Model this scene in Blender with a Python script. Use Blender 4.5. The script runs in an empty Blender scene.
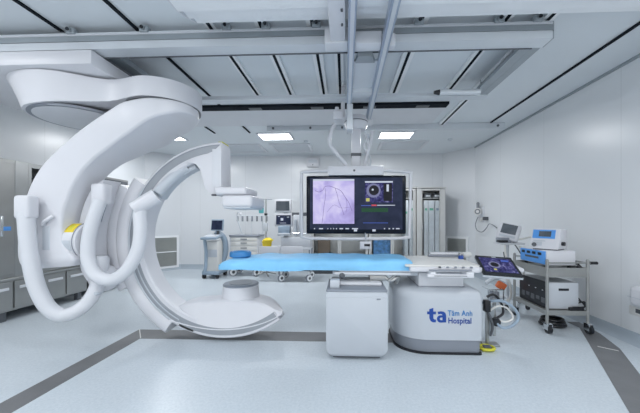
import bpy, bmesh, math, random
from mathutils import Vector, Matrix, Euler, noise
random.seed(7)
SC = bpy.context.scene
COL = SC.collection
PI = math.pi

# ------------------------------------------------------------------ camera
FPX, CXP, CYP, CAMH = 285.0, 334.0, 220.0, 1.25
YAW = math.atan((345 - CXP) / FPX)
cam_d = bpy.data.cameras.new('camera')
cam = bpy.data.objects.new('camera', cam_d)
COL.objects.link(cam)
cam.location = (0, 0, CAMH)
cam.rotation_euler = (PI / 2, 0, YAW)
cam_d.sensor_width = 36
cam_d.lens = FPX / 640 * 36
cam_d.shift_x = (320 - CXP) / 640
cam_d.shift_y = (CYP - 206.5) / 640
cam_d.clip_start = 0.05
SC.camera = cam

# ------------------------------------------------------------------ world, lights, exposure
w = bpy.data.worlds.new('world')
SC.world = w
w.use_nodes = True
w.node_tree.nodes['Background'].inputs[0].default_value = (0.97, 0.985, 1.0, 1)
w.node_tree.nodes['Background'].inputs[1].default_value = 1.25
SC.view_settings.view_transform = 'Standard'
SC.view_settings.look = 'None'
SC.view_settings.gamma = 1
SC.view_settings.use_curve_mapping = False
SC.view_settings.exposure = 0.0
LIGHT_SPOTS = [(-3.55, 5.52), (-1.36, 5.56), (0.98, 5.56)]          # the three fixtures in view
FRONT_SPOTS = [(-3.4, 1.2), (-0.6, 0.9), (2.1, 1.2), (-2.6, -1.2), (0.0, -1.2), (2.0, -1.2)]   # same row further forward


def area_lamp(name, x, y, z, sx, sy, power):
    l = bpy.data.lights.new(name, 'AREA')
    l.shape = 'RECTANGLE'
    l.size, l.size_y = sx, sy
    l.energy = power
    l.color = (0.98, 0.99, 1.0)
    o = bpy.data.objects.new(name, l)
    o.location = (x, y, z)
    COL.objects.link(o)
    return o


for x, y in LIGHT_SPOTS:
    area_lamp('ceiling_lamp', x, y, 2.872, 0.56, 0.38, 28)
for x, y in FRONT_SPOTS:
    area_lamp('ceiling_lamp', x, y, 2.87, 0.7, 0.7, 24)


# ------------------------------------------------------------------ measuring helpers
CT, ST = math.cos(YAW), math.sin(YAW)


def ray(px, py):
    r = (px - CXP) / FPX
    return (r * CT - ST, CT + r * ST, (CYP - py) / FPX)


def at(px, py, Y):
    a = ray(px, py)
    k = Y / a[1]
    return Vector((a[0] * k, Y, CAMH + a[2] * k))


def atz(px, py, Z):
    a = ray(px, py)
    k = (Z - CAMH) / a[2]
    return Vector((a[0] * k, a[1] * k, Z))


def atx(px, py, X):
    a = ray(px, py)
    k = X / a[0]
    return Vector((X, a[1] * k, CAMH + a[2] * k))


# ------------------------------------------------------------------ mesh builder
class MB:
    def __init__(self):
        self.bm = bmesh.new()

    def _bev(self, geom_verts, bev, seg=2):
        if bev <= 0:
            return
        es = set()
        for v in geom_verts:
            for e in v.link_edges:
                es.add(e)
        bmesh.ops.bevel(self.bm, geom=list(es), offset=bev, segments=seg, profile=0.5, affect='EDGES', clamp_overlap=True)

    def box(self, x0, x1, y0, y1, z0, z1, bev=0, seg=2):
        self.obox(((x0 + x1) / 2, (y0 + y1) / 2, (z0 + z1) / 2), (abs(x1 - x0), abs(y1 - y0), abs(z1 - z0)), None, bev, seg)
        return self

    def obox(self, c, s, rot=None, bev=0, seg=2):
        m = Matrix.Translation(c)
        if rot is not None:
            m = m @ (rot.to_matrix().to_4x4() if isinstance(rot, Euler) else rot.to_4x4())
        m = m @ Matrix.Diagonal((s[0], s[1], s[2], 1))
        r = bmesh.ops.create_cube(self.bm, size=1, matrix=m)
        self._bev(r['verts'], bev, seg)
        return self

    def cyl(self, p0, p1, r0, r1=None, n=20):
        p0, p1 = Vector(p0), Vector(p1)
        r1 = r0 if r1 is None else r1
        d = p1 - p0
        q = d.to_track_quat('Z', 'Y').to_matrix().to_4x4()
        m = Matrix.Translation((p0 + p1) / 2) @ q
        bmesh.ops.create_cone(self.bm, cap_ends=True, segments=n, radius1=r0, radius2=r1, depth=d.length, matrix=m)
        return self

    def rings(self, rings, cap=True, closed=False):
        R = [[self.bm.verts.new(p) for p in ring] for ring in rings]
        n = len(R[0])
        m = len(R)
        for i in range(m if closed else m - 1):
            a, b = R[i], R[(i + 1) % m]
            for j in range(n):
                try:
                    self.bm.faces.new((a[j], a[(j + 1) % n], b[(j + 1) % n], b[j]))
                except ValueError:
                    pass
        if cap and not closed:
            self.bm.faces.new(list(reversed(R[0])))
            self.bm.faces.new(R[-1])
        return self

    def tube(self, pts, r, n=12, sub=6, smooth=True):
        P = catmull(pts, sub) if smooth and len(pts) > 2 else [Vector(p) for p in pts]
        N = len(P)
        prev = None
        rr = []
        for i, p in enumerate(P):
            t = (P[min(i + 1, N - 1)] - P[max(i - 1, 0)]).normalized()
            if prev is None:
                up = Vector((0, 0, 1)) if abs(t.z) < .9 else Vector((1, 0, 0))
                u = t.cross(up).normalized()
            else:
                u = (prev - t * prev.dot(t)).normalized()
            prev = u
            v = t.cross(u)
            rad = r(i / (N - 1)) if callable(r) else r
            rr.append([p + u * math.cos(2 * PI * k / n) * rad + v * math.sin(2 * PI * k / n) * rad for k in range(n)])
        self.rings(rr)
        return self

    def lathe(self, prof, c, n=32, axis='Z'):
        c = Vector(c)
        rr = []
        for r, z in prof:
            ring = []
            for k in range(n):
                a = 2 * PI * k / n
                if axis == 'Z':
                    v = Vector((r * math.cos(a), r * math.sin(a), z))
                elif axis == 'X':
                    v = Vector((z, r * math.cos(a), r * math.sin(a)))
                else:
                    v = Vector((r * math.sin(a), z, r * math.cos(a)))
                ring.append(c + v)
            rr.append(ring)
        self.rings(rr)
        return self

    def prism(self, poly, plane, a, b, bev=0, seg=2):
        def P(p, d):
            return {'xz': (p[0], d, p[1]), 'xy': (p[0], p[1], d), 'yz': (d, p[0], p[1])}[plane]
        A = [self.bm.verts.new(P(p, a)) for p in poly]
        B = [self.bm.verts.new(P(p, b)) for p in poly]
        n = len(poly)
        f1 = self.bm.faces.new(A)
        f2 = self.bm.faces.new(list(reversed(B)))
        for i in range(n):
            self.bm.faces.new((A[i], B[i], B[(i + 1) % n], A[(i + 1) % n]))
        if bev > 0:
            es = list(f1.edges) + list(f2.edges)
            bmesh.ops.bevel(self.bm, geom=es, offset=bev, segments=seg, profile=0.5, affect='EDGES', clamp_overlap=True)
        return self

    def ball(self, c, r, u=16, v=10, scale=(1, 1, 1)):
        m = Matrix.Translation(c) @ Matrix.Diagonal((scale[0], scale[1], scale[2], 1))
        bmesh.ops.create_uvsphere(self.bm, u_segments=u, v_segments=v, radius=r, matrix=m)
        return self

    def arc(self, cx, cz, r0, r1, y0, y1, a0, a1, n=64, bev=0.0):
        """curved bar in the XZ plane, angles in degrees; rectangular section with bevelled corners"""
        rr = []
        b = bev
        sec = [(r0 + b, y0), (r1 - b, y0), (r1, y0 + b), (r1, y1 - b), (r1 - b, y1), (r0 + b, y1), (r0, y1 - b), (r0, y0 + b)] if b else [(r0, y0), (r1, y0), (r1, y1), (r0, y1)]
        for i in range(n + 1):
            a = math.radians(a0 + (a1 - a0) * i / n)
            rr.append([Vector((cx + r * math.cos(a), y, cz + r * math.sin(a))) for r, y in sec])
        self.rings(rr)
        return self


def catmull(pts, sub=6, closed=False):
    P = [Vector(p) for p in pts]
    out = []
    n = len(P)
    segs = n if closed else n - 1
    for i in range(segs):
        if closed:
            p0, p1, p2, p3 = P[(i - 1) % n], P[i], P[(i + 1) % n], P[(i + 2) % n]
        else:
            p0, p1, p2, p3 = P[max(i - 1, 0)], P[i], P[i + 1], P[min(i + 2, n - 1)]
        for s in range(sub):
            t = s / sub
            out.append(0.5 * ((2 * p1) + (p2 - p0) * t + (2 * p0 - 5 * p1 + 4 * p2 - p3) * t * t + (3 * p1 - p0 - 3 * p2 + p3) * t ** 3))
    if not closed:
        out.append(P[-1])
    return out


def world_of(o):
    m = Matrix.Identity(4)
    while o is not None:
        m = (Matrix.Translation(o.location) @ o.rotation_euler.to_matrix().to_4x4()) @ m
        o = o.parent
    return m


def put(name, mb, mat, parent=None, local=False, smooth=38):
    """links the builder as ONE mesh object; vertices are world unless local"""
    bm = mb.bm
    bmesh.ops.remove_doubles(bm, verts=bm.verts, dist=1e-5)
    bmesh.ops.recalc_face_normals(bm, faces=bm.faces)
    if parent is not None and not local:
        bm.transform(world_of(parent).inverted())
    me = bpy.data.meshes.new(name)
    bm.to_mesh(me)
    bm.free()
    if smooth:
        me.shade_smooth()
        me.set_sharp_from_angle(angle=math.radians(smooth))
    me.materials.append(mat)
    o = bpy.data.objects.new(name, me)
    COL.objects.link(o)
    if parent is not None:
        o.parent = parent
    return o


def tag(o, label, cat, group=None):
    o['label'] = label
    o['category'] = cat
    if group:
        o['group'] = group
    return o


def thing(name, label, cat, loc=(0, 0, 0), rz=0, group=None):
    o = bpy.data.objects.new(name, None)
    o.empty_display_size = 0.1
    COL.objects.link(o)
    o.location = loc
    o.rotation_euler = (0, 0, rz)
    return tag(o, label, cat, group)


def struct(name, mb, mat, smooth=0):
    o = put(name, mb, mat, None, smooth=smooth)
    o['kind'] = 'structure'
    return o


def each(name, boxes, m, parent, bev=0):
    for b in boxes:
        put(name, MB().box(*b, bev), m, parent, smooth=0)


def copy_tree(o, parent=None):
    c = o.copy()
    COL.objects.link(c)
    if parent is not None:
        c.parent = parent
    for ch in [x for x in bpy.data.objects if x.parent == o]:
        copy_tree(ch, c)
    return c


def text_mesh(name, body, size, mat, parent, origin, bold=0.0, extrude=0.001, local=False, basis=None, stretch=1.18):
    cu = bpy.data.curves.new(name, 'FONT')
    cu.body = body
    cu.size = size
    cu.extrude = extrude
    cu.offset = bold
    cu.space_character = 1.03
    cu.resolution_u = 3
    t = bpy.data.objects.new(name, cu)
    COL.objects.link(t)
    dg = bpy.context.evaluated_depsgraph_get()
    dg.update()
    me = bpy.data.meshes.new_from_object(t.evaluated_get(dg))
    bpy.data.objects.remove(t)
    bpy.data.curves.remove(cu)
    mb = MB()
    mb.bm.from_mesh(me)
    bpy.data.meshes.remove(me)
    b = basis if basis is not None else Matrix.Rotation(PI / 2, 4, 'X') @ Matrix.Diagonal((.97, stretch, 1, 1))
    mb.bm.transform(Matrix.Translation(origin) @ b)
    return put(name, mb, mat, parent, local, smooth=0)


# ------------------------------------------------------------------ materials
def mat(name, col, rough=0.5, metal=0.0, var=0.03, scale=6.0, bump=0.0, bscale=60.0, coat=0.0, spec=0.5):
    m = bpy.data.materials.new(name)
    m.use_nodes = True
    nt = m.node_tree
    b = nt.nodes['Principled BSDF']
    b.inputs['Roughness'].default_value = rough
    b.inputs['Metallic'].default_value = metal
    b.inputs['Coat Weight'].default_value = coat
    b.inputs['Specular IOR Level'].default_value = spec
    tc = nt.nodes.new('ShaderNodeTexCoord')
    nz = nt.nodes.new('ShaderNodeTexNoise')
    nz.inputs['Scale'].default_value = scale
    nz.inputs['Detail'].default_value = 4
    nt.links.new(tc.outputs['Object'], nz.inputs['Vector'])
    r = nt.nodes.new('ShaderNodeValToRGB')
    r.color_ramp.elements[0].position = 0.3
    r.color_ramp.elements[1].position = 0.7
    r.color_ramp.elements[0].color = tuple(max(0, c * (1 - var)) for c in col) + (1,)
    r.color_ramp.elements[1].color = tuple(min(1, c * (1 + var)) for c in col) + (1,)
    nt.links.new(nz.outputs['Fac'], r.inputs['Fac'])
    nt.links.new(r.outputs['Color'], b.inputs['Base Color'])
    if bump:
        n2 = nt.nodes.new('ShaderNodeTexNoise')
        n2.inputs['Scale'].default_value = bscale
        nt.links.new(tc.outputs['Object'], n2.inputs['Vector'])
        bp = nt.nodes.new('ShaderNodeBump')
        bp.inputs['Strength'].default_value = bump
        bp.inputs['Distance'].default_value = 0.01
        nt.links.new(n2.outputs['Fac'], bp.inputs['Height'])
        nt.links.new(bp.outputs['Normal'], b.inputs['Normal'])
    return m


def emit(name, col, strength):
    m = bpy.data.materials.new(name)
    m.use_nodes = True
    b = m.node_tree.nodes['Principled BSDF']
    b.inputs['Base Color'].default_value = (0.02, 0.02, 0.02, 1) if 'screen' in name else tuple(col) + (1,)
    b.inputs['Emission Color'].default_value = tuple(col) + (1,)
    b.inputs['Emission Strength'].default_value = strength
    b.inputs['Specular IOR Level'].default_value = 0.10
    b.inputs['Roughness'].default_value = 0.3
    return m


def screen_mat(name, stops, scale=5.0, strength=0.9, detail=6.0, distort=1.0):
    """a lit screen picture: noise through a colour ramp"""
    m = bpy.data.materials.new(name)
    m.use_nodes = True
    nt = m.node_tree
    b = nt.nodes['Principled BSDF']
    b.inputs['Base Color'].default_value = (0.006, 0.006, 0.01, 1)
    b.inputs['Specular IOR Level'].default_value = 0.10
    b.inputs['Roughness'].default_value = 0.25
    tc = nt.nodes.new('ShaderNodeTexCoord')
    nz = nt.nodes.new('ShaderNodeTexNoise')
    nz.inputs['Scale'].default_value = scale
    nz.inputs['Detail'].default_value = detail
    nz.inputs['Distortion'].default_value = distort
    nt.links.new(tc.outputs['Object'], nz.inputs['Vector'])
    r = nt.nodes.new('ShaderNodeValToRGB')
    els = r.color_ramp.elements
    while len(els) < len(stops):
        els.new(0.5)
    for e, (p, c) in zip(els, stops):
        e.position = p
        e.color = tuple(c) + (1,)
    nt.links.new(nz.outputs['Fac'], r.inputs['Fac'])
    nt.links.new(r.outputs['Color'], b.inputs['Emission Color'])
    b.inputs['Emission Strength'].default_value = strength
    return m


def seam_mat(name, col, rough, axis, pitch, offset, seam=0.006, dark=0.84, spec=0.5):
    """plain panel wall with thin vertical joints every `pitch` metres"""
    m = mat(name, col, rough, var=0.012, scale=0.8, spec=spec)
    nt = m.node_tree
    b = nt.nodes['Principled BSDF']
    src = b.inputs['Base Color'].links[0].from_socket
    tc = nt.nodes.new('ShaderNodeTexCoord')
    sx = nt.nodes.new('ShaderNodeSeparateXYZ')
    nt.links.new(tc.outputs['Object'], sx.inputs[0])

    def math_n(op, a, bb):
        n = nt.nodes.new('ShaderNodeMath')
        n.operation = op
        if isinstance(a, (int, float)):
            n.inputs[0].default_value = a
        else:
            nt.links.new(a, n.inputs[0])
        n.inputs[1].default_value = bb
        return n.outputs[0]
    v = math_n('ADD', sx.outputs[axis], 100 * pitch - offset)
    v = math_n('MODULO', v, pitch)
    v = math_n('LESS_THAN', v, seam)
    mx = nt.nodes.new('ShaderNodeMixRGB')
    mx.blend_type = 'MIX'
    nt.links.new(v, mx.inputs[0])
    nt.links.new(src, mx.inputs[1])
    mx.inputs[2].default_value = tuple(c * dark for c in col) + (1,)
    nt.links.new(mx.outputs[0], b.inputs['Base Color'])
    return m


def floor_mat():
    m = mat('floor_vinyl', (0.60, 0.66, 0.715), 0.33, var=0.05, scale=1.1, spec=0.45)
    nt = m.node_tree
    b = nt.nodes['Principled BSDF']
    src = b.inputs['Base Color'].links[0].from_socket
    tc = nt.nodes.new('ShaderNodeTexCoord')
    sp = nt.nodes.new('ShaderNodeTexNoise')
    sp.inputs['Scale'].default_value = 48
    sp.inputs['Detail'].default_value = 5
    sp.inputs['Roughness'].default_value = 0.8
    nt.links.new(tc.outputs['Object'], sp.inputs['Vector'])
    r = nt.nodes.new('ShaderNodeValToRGB')
    r.color_ramp.elements[0].position = 0.33
    r.color_ramp.elements[0].color = (0.75, 0.79, 0.81, 1)
    r.color_ramp.elements[1].position = 0.62
    r.color_ramp.elements[1].color = (1.06, 1.05, 1.04, 1)
    nt.links.new(sp.outputs['Fac'], r.inputs['Fac'])
    mx = nt.nodes.new('ShaderNodeMixRGB')
    mx.blend_type = 'MULTIPLY'
    mx.inputs[0].default_value = 0.6
    nt.links.new(src, mx.inputs[1])
    nt.links.new(r.outputs['Color'], mx.inputs[2])
    nt.links.new(mx.outputs[0], b.inputs['Base Color'])
    return m


def brushed(name, col, rough=0.32):
    m = mat(name, col, rough, metal=0.85, var=0.06, scale=3)
    nt = m.node_tree
    b = nt.nodes['Principled BSDF']
    tc = nt.nodes.new('ShaderNodeTexCoord')
    mp = nt.nodes.new('ShaderNodeMapping')
    mp.inputs['Scale'].default_value = (140, 140, 3)
    nz = nt.nodes.new('ShaderNodeTexNoise')
    nz.inputs['Scale'].default_value = 2
    nt.links.new(tc.outputs['Object'], mp.inputs[0])
    nt.links.new(mp.outputs[0], nz.inputs['Vector'])
    bp = nt.nodes.new('ShaderNodeBump')
    bp.inputs['Strength'].default_value = 0.08
    bp.inputs['Distance'].default_value = 0.002
    nt.links.new(nz.outputs['Fac'], bp.inputs['Height'])
    nt.links.new(bp.outputs['Normal'], b.inputs['Normal'])
    return m


def glass_mat(name, col=(0.96, 0.98, 0.98), alpha=0.15):
    m = bpy.data.materials.new(name)
    m.use_nodes = True
    nt = m.node_tree
    nt.nodes.remove(nt.nodes['Principled BSDF'])
    out = nt.nodes['Material Output']
    tr = nt.nodes.new('ShaderNodeBsdfTransparent')
    tr.inputs[0].default_value = (.995, 1, 1, 1)
    gl = nt.nodes.new('ShaderNodeBsdfGlossy')
    gl.inputs['Roughness'].default_value = 0.04
    lw = nt.nodes.new('ShaderNodeLayerWeight')
    lw.inputs[0].default_value = alpha
    mx = nt.nodes.new('ShaderNodeMixShader')
    nt.links.new(lw.outputs['Fresnel'], mx.inputs[0])
    nt.links.new(tr.outputs[0], mx.inputs[1])
    nt.links.new(gl.outputs[0], mx.inputs[2])
    nt.links.new(mx.outputs[0], out.inputs['Surface'])
    return m


M = {}
M['floor'] = floor_mat()
M['strip'] = mat('floor_strip_grey', (0.17, 0.175, 0.185), 0.4, var=0.12, scale=4, bump=0.1, bscale=200)
M['cove'] = mat('cove_vinyl', (0.40, 0.46, 0.52), 0.4, var=0.03)
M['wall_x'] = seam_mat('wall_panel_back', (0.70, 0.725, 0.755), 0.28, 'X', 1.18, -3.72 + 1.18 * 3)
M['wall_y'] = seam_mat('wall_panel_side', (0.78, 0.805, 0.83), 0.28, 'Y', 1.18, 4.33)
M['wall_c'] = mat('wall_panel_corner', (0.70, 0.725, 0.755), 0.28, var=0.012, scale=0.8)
M['ceil'] = mat('ceiling_panel', (0.72, 0.765, 0.80), 0.5, var=0.02, scale=0.7)
M['slot'] = mat('slot_black', (0.012, 0.016, 0.022), 0.8, spec=.1)
M['rail_w'] = mat('rail_white', (0.86, 0.88, 0.90), 0.4, var=.01)
M['alu'] = mat('painted_aluminium', (0.68, 0.72, 0.76), 0.35, metal=0.2, var=0.02)
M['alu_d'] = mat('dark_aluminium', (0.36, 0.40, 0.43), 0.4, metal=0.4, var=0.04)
M['alu_rail'] = mat('anodised_rail', (0.42, 0.49, 0.60), 0.3, metal=0.4, var=0.03)
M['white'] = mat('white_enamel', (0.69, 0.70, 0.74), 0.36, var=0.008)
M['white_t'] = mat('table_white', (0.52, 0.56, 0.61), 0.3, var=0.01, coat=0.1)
M['white2'] = mat('white_plastic', (0.68, 0.70, 0.74), 0.4, var=0.015)
M['cream'] = mat('warm_white_plastic', (0.74, 0.74, 0.72), 0.4, var=0.02)
M['grey'] = mat('grey_plastic', (0.26, 0.285, 0.33), 0.35, var=0.03)
M['gmid'] = mat('mid_grey_window', (0.22, 0.235, 0.26), 0.35, var=0.05)
M['track'] = mat('track_grey', (0.34, 0.365, 0.40), 0.3, metal=0.2, var=0.04)
M['lgrey'] = mat('light_grey_plastic', (0.55, 0.59, 0.64), 0.4, var=0.02)
M['bluegrey'] = mat('blue_grey_plastic', (0.33, 0.42, 0.52), 0.4, var=0.03)
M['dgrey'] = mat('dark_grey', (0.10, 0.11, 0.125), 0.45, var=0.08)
M['black'] = mat('black_plastic', (0.012, 0.014, 0.019), 0.35, var=0.2)
M['blackgl'] = mat('black_gloss', (0.006, 0.010, 0.02), 0.2, var=0.2, spec=.15)
M['steel'] = brushed('brushed_steel', (0.38, 0.385, 0.38), 0.36)
M['steel_l'] = brushed('pale_steel', (0.42, 0.43, 0.43), 0.32)
M['steel_b'] = mat('satin_steel', (0.58, 0.585, 0.575), 0.35, metal=0.35, var=0.03)
M['cart'] = mat('cart_steel', (0.33, 0.34, 0.335), 0.35, metal=0.35, var=0.05)
M['chrome'] = mat('chrome', (0.72, 0.74, 0.76), 0.15, metal=1.0, var=0.02)
M['blue'] = mat('blue_sheet', (0.23, 0.58, 0.90), 0.55, var=0.10, scale=5, bump=0.35, bscale=9)
M['blue_d'] = mat('deep_blue_vinyl', (0.045, 0.23, 0.52), 0.45, var=0.1)
M['blue_p'] = mat('device_blue', (0.10, 0.34, 0.80), 0.35, var=0.05)
M['blue_pk'] = mat('blue_package', (0.14, 0.36, 0.70), 0.5, var=0.35, scale=14)
M['logo'] = mat('logo_navy', (0.008, 0.06, 0.32), 0.4, var=0.03)
M['logo2'] = mat('logo_blue', (0.03, 0.22, 0.55), 0.4, var=0.03)
M['yellow'] = mat('yellow_plastic', (0.80, 0.62, 0.03), 0.4, var=0.06)
M['lime'] = mat('yellow_green', (0.62, 0.60, 0.05), 0.45, var=0.08)
M['orange'] = mat('orange_plastic', (0.72, 0.17, 0.06), 0.5, var=0.1)
M['teal'] = mat('teal_plastic', (0.10, 0.42, 0.44), 0.5, var=0.1)
M['red'] = mat('red_mark', (0.6, 0.03, 0.03), 0.4)
M['green'] = mat('green_mark', (0.12, 0.5, 0.33), 0.4)
M['box_w'] = mat('carton_white', (0.84, 0.88, 0.91), 0.55, var=0.05, scale=9)
M['dial'] = mat('vent_dark', (0.40, 0.42, 0.41), 0.55, var=0.05)
M['panel'] = emit('light_panel', (0.93, 0.97, 1.0), 6.0)
M['glass'] = glass_mat('door_glass')
M['scr_xray'] = screen_mat('screen_angiogram', [(0.25, (0.30, 0.25, 0.55)), (0.45, (0.52, 0.47, 0.86)), (0.62, (0.72, 0.68, 0.97)), (0.75, (0.9, 0.88, 1.0))], 3.6, 0.92, 8, .8)
M['scr_ivus'] = screen_mat('screen_ultrasound', [(0.35, (0.01, 0.01, 0.06)), (0.55, (0.06, 0.06, 0.22)), (0.75, (0.30, 0.30, 0.55))], 26, 0.8)
M['scr_dark'] = screen_mat('screen_dark', [(0.3, (0.012, 0.02, 0.045)), (0.7, (0.03, 0.04, 0.085))], 6, 0.9)
M['scr_grey'] = screen_mat('screen_grey', [(0.3, (0.06, 0.08, 0.10)), (0.7, (0.11, 0.13, 0.155))], 5, 0.9)
M['scr_ring'] = emit('screen_pale_line', (0.20, 0.21, 0.38), 0.9)
M['scr_core'] = emit('screen_black_core', (0.005, 0.005, 0.02), 0.5)
M['scr_vessel'] = emit('screen_vessel', (0.26, 0.21, 0.50), 0.8)
M['scr_green'] = emit('screen_green', (0.008, 0.065, 0.028), 0.9)
M['scr_red'] = emit('screen_red', (0.65, 0.08, 0.12), 0.9)
M['scr_white'] = emit('screen_white', (0.60, 0.66, 0.80), 0.9)
M['scr_blue'] = emit('screen_blue', (0.06, 0.12, 0.5), 0.9)
M['scr_yellow'] = emit('screen_yellow', (0.55, 0.55, 0.15), 0.9)

# ------------------------------------------------------------------ room shell
XL, XR, YB, YF, ZC = -4.75, 2.94, 7.18, -2.6, 2.9
CL = ((-4.75, 6.58), (-4.22, 7.18))       # back-left corner panel
CR = ((2.43, 7.18), (2.94, 6.55))         # back-right corner panel
struct('floor', MB().box(XL - .1, XR + .1, YF, YB + .1, -0.1, 0), M['floor'])
struct('ceiling', MB().box(XL - .1, XR + .1, YF, YB + .1, ZC, ZC + .1), M['ceil'])
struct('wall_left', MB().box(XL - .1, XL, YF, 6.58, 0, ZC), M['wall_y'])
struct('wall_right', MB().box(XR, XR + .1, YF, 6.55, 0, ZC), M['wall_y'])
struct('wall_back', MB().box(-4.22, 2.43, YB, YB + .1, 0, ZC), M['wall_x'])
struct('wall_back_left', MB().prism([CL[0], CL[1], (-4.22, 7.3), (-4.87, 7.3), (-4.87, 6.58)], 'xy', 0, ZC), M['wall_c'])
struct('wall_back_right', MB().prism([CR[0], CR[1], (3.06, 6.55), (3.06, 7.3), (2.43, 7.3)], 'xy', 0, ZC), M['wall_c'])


def cove(name, p0, p1, nx, ny):
    """vinyl skirting that curves out from the wall onto the floor"""
    p0, p1 = Vector(p0), Vector(p1)
    nn = Vector((nx, ny)).normalized()
    prof = [(0.0, 0.0), (0.075, 0.0), (0.05, 0.008), (0.03, 0.022), (0.015, 0.05), (0.008, 0.11), (0.0, 0.112)]
    rr = [[Vector((p.x + nn.x * a, p.y + nn.y * a, z)) for a, z in prof] for p in (p0, p1)]
    struct(name, MB().rings(rr), M['cove'], smooth=50)


cove('baseboard_left', (XL, YF), (XL, 6.58), 1, 0)
cove('baseboard_right', (XR, YF), (XR, 6.55), -1, 0)
cove('baseboard_back', (-4.22, YB), (2.43, YB), 0, -1)
cove('baseboard_back_left', CL[0], CL[1], .75, -.66)
cove('baseboard_back_right', CR[0], CR[1], -.78, -.63)
# thin trim where wall meets ceiling
struct('trim_1', MB().box(XL, XL + .025, YF, 6.58, ZC - .025, ZC), M['alu'])
struct('trim_2', MB().box(XR - .025, XR, YF, 6.55, ZC - .025, ZC), M['alu_d'])
struct('trim_3', MB().box(-4.22, 2.43, YB - .025, YB, ZC - .025, ZC), M['alu'])

# floor duct covers (flush dark strips)
struct('trim_4', MB().box(-2.345, -2.16, -1.5, 3.16, 0, 0.003), M['strip'])
struct('trim_5', MB().box(-2.16, 0.55, 2.925, 3.16, 0, 0.003), M['strip'])
struct('trim_6', MB().prism([(1.30, 1.0), (1.58, 0.98), (2.36, 2.36), (2.665, 2.87), (2.80, 3.24), (2.86, 3.6), (2.72, 3.60), (2.72, 3.415), (1.842, 1.918)], 'xy', 0, 0.003), M['strip'])
struct('trim_7', MB().prism([(-2.345, 3.16), (-2.16, 2.925), (-2.153, 2.93), (-2.338, 3.165)], 'xy', 0.003, 0.005), M['cream'])
p, q = atz(598, 347, 0), atz(619, 351.5, 0)
struct('trim_8', MB().prism([(p.x, p.y), (q.x, q.y), (q.x + .003, q.y + .012), (p.x + .003, p.y + .012)], 'xy', 0.003, 0.005), M['cream'])

# dark ceiling slots between the panels, each with a pale edge profile
n = 9
for x, y0, y1, pale in [(-2.46, -2, 5.3, 0), (-1.79, -2, 5.3, 0), (-1.13, -2, 3.78, .022), (-.70, -2, 3.78, .03), (-.27, -2, 3.78, .035), (-.06, -2, 3.78, .03),
                        (.62, -2, 3.78, .04), (1.30, -2, 3.78, .03), (1.64, -2, 4.9, .03), (2.455, -2, 4.9, .0)]:
    if pale:
        struct('trim_%d' % n, MB().box(x - .015 - pale, x + .015 + pale, y0, y1, ZC - .03, ZC - .001), M['rail_w'])
        n += 1
    struct('trim_%d' % n, MB().box(x - .014, x + .014, y0, y1, ZC - (.034 if pale else .016), ZC - .002), M['slot'])
    n += 1

# ------------------------------------------------------------------ ceiling fixtures
for i, (x, y) in enumerate(LIGHT_SPOTS):
    lab = ['lit ceiling light panel behind the white swivel of the C-arm', 'lit ceiling light panel above the drawer cart and syringe rail',
           'lit ceiling light panel right of the monitor suspension arm'][i]
    t = thing('ceiling_light', lab, 'light', (x, y, ZC), 0, 'lit ceiling light panels')
    put('light_frame', MB().box(x - .33, x + .33, y - .23, y - .20, ZC - .02, ZC).box(x - .33, x + .33, y + .20, y + .23, ZC - .02, ZC)
        .box(x - .33, x - .30, y - .20, y + .20, ZC - .02, ZC).box(x + .30, x + .33, y - .20, y + .20, ZC - .02, ZC), M['white2'], t, smooth=0)
    put('diffuser', MB().box(x - .30, x + .30, y - .20, y + .20, ZC - .014, ZC - .002), M['panel'], t, smooth=0)

# air diffuser frames in the rear ceiling
for i, (x0, x1, y, lab) in enumerate([(-2.95, -1.85, 6.45, 'square ceiling air grille behind the top of the X-ray C-ring'), (-1.65, -0.75, 6.45, 'square ceiling air grille above the anaesthesia trolley'),
                                      (0.75, 1.75, 6.35, 'square ceiling air grille behind the right light panel')]):
    t = thing('ceiling_grille', lab, 'air grille', ((x0 + x1) / 2, y, ZC), 0, 'ceiling air grilles')
    d = .36
    put('grille_frame', MB().box(x0, x1, y - d, y - d + .05, ZC - .02, ZC).box(x0, x1, y + d - .05, y + d, ZC - .02, ZC)
        .box(x0, x0 + .06, y - d + .05, y + d - .05, ZC - .02, ZC).box(x1 - .06, x1, y - d + .05, y + d - .05, ZC - .02, ZC), M['white2'], t, smooth=0)
    mb = MB()
    k = y - d + .06
    while k < y + d - .07:
        mb.box(x0 + .06, x1 - .06, k, k + .03, ZC - .008, ZC)
        k += .045
    put('grille_slats', mb, M['alu'], t, smooth=0)
for px, py, lab in [(450, 139, 'small round ceiling sensor over the right-hand corner'), (306, 141, 'small round ceiling sensor left of the cable arm'), (169, 142, 'small round ceiling sensor beside the left light panel')]:
    p = atz(px, py, ZC)
    tag(put('ceiling_sensor', MB().lathe([(.001, 0), (.05, 0), (.045, -.02), (.02, -.035), (.001, -.035)], p, 16), M['lgrey']), lab, 'sensor', 'small ceiling sensors')

# rail frame (two cross rails, two side rails) that carries the C-arm
t = thing('ceiling_rail_frame', 'pale metal ceiling rail frame crossing above the C-arm and table', 'rail', (-1.0, 2.9, ZC))


def rail_profile(y, z0, z1, d):
    h = z1 - z0
    return [(y, z0), (y + d, z0), (y + d, z1), (y, z1), (y, z1 - h * .18), (y + .012, z1 - h * .2), (y + .012, z1 - h * .5), (y, z1 - h * .55)]


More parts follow.
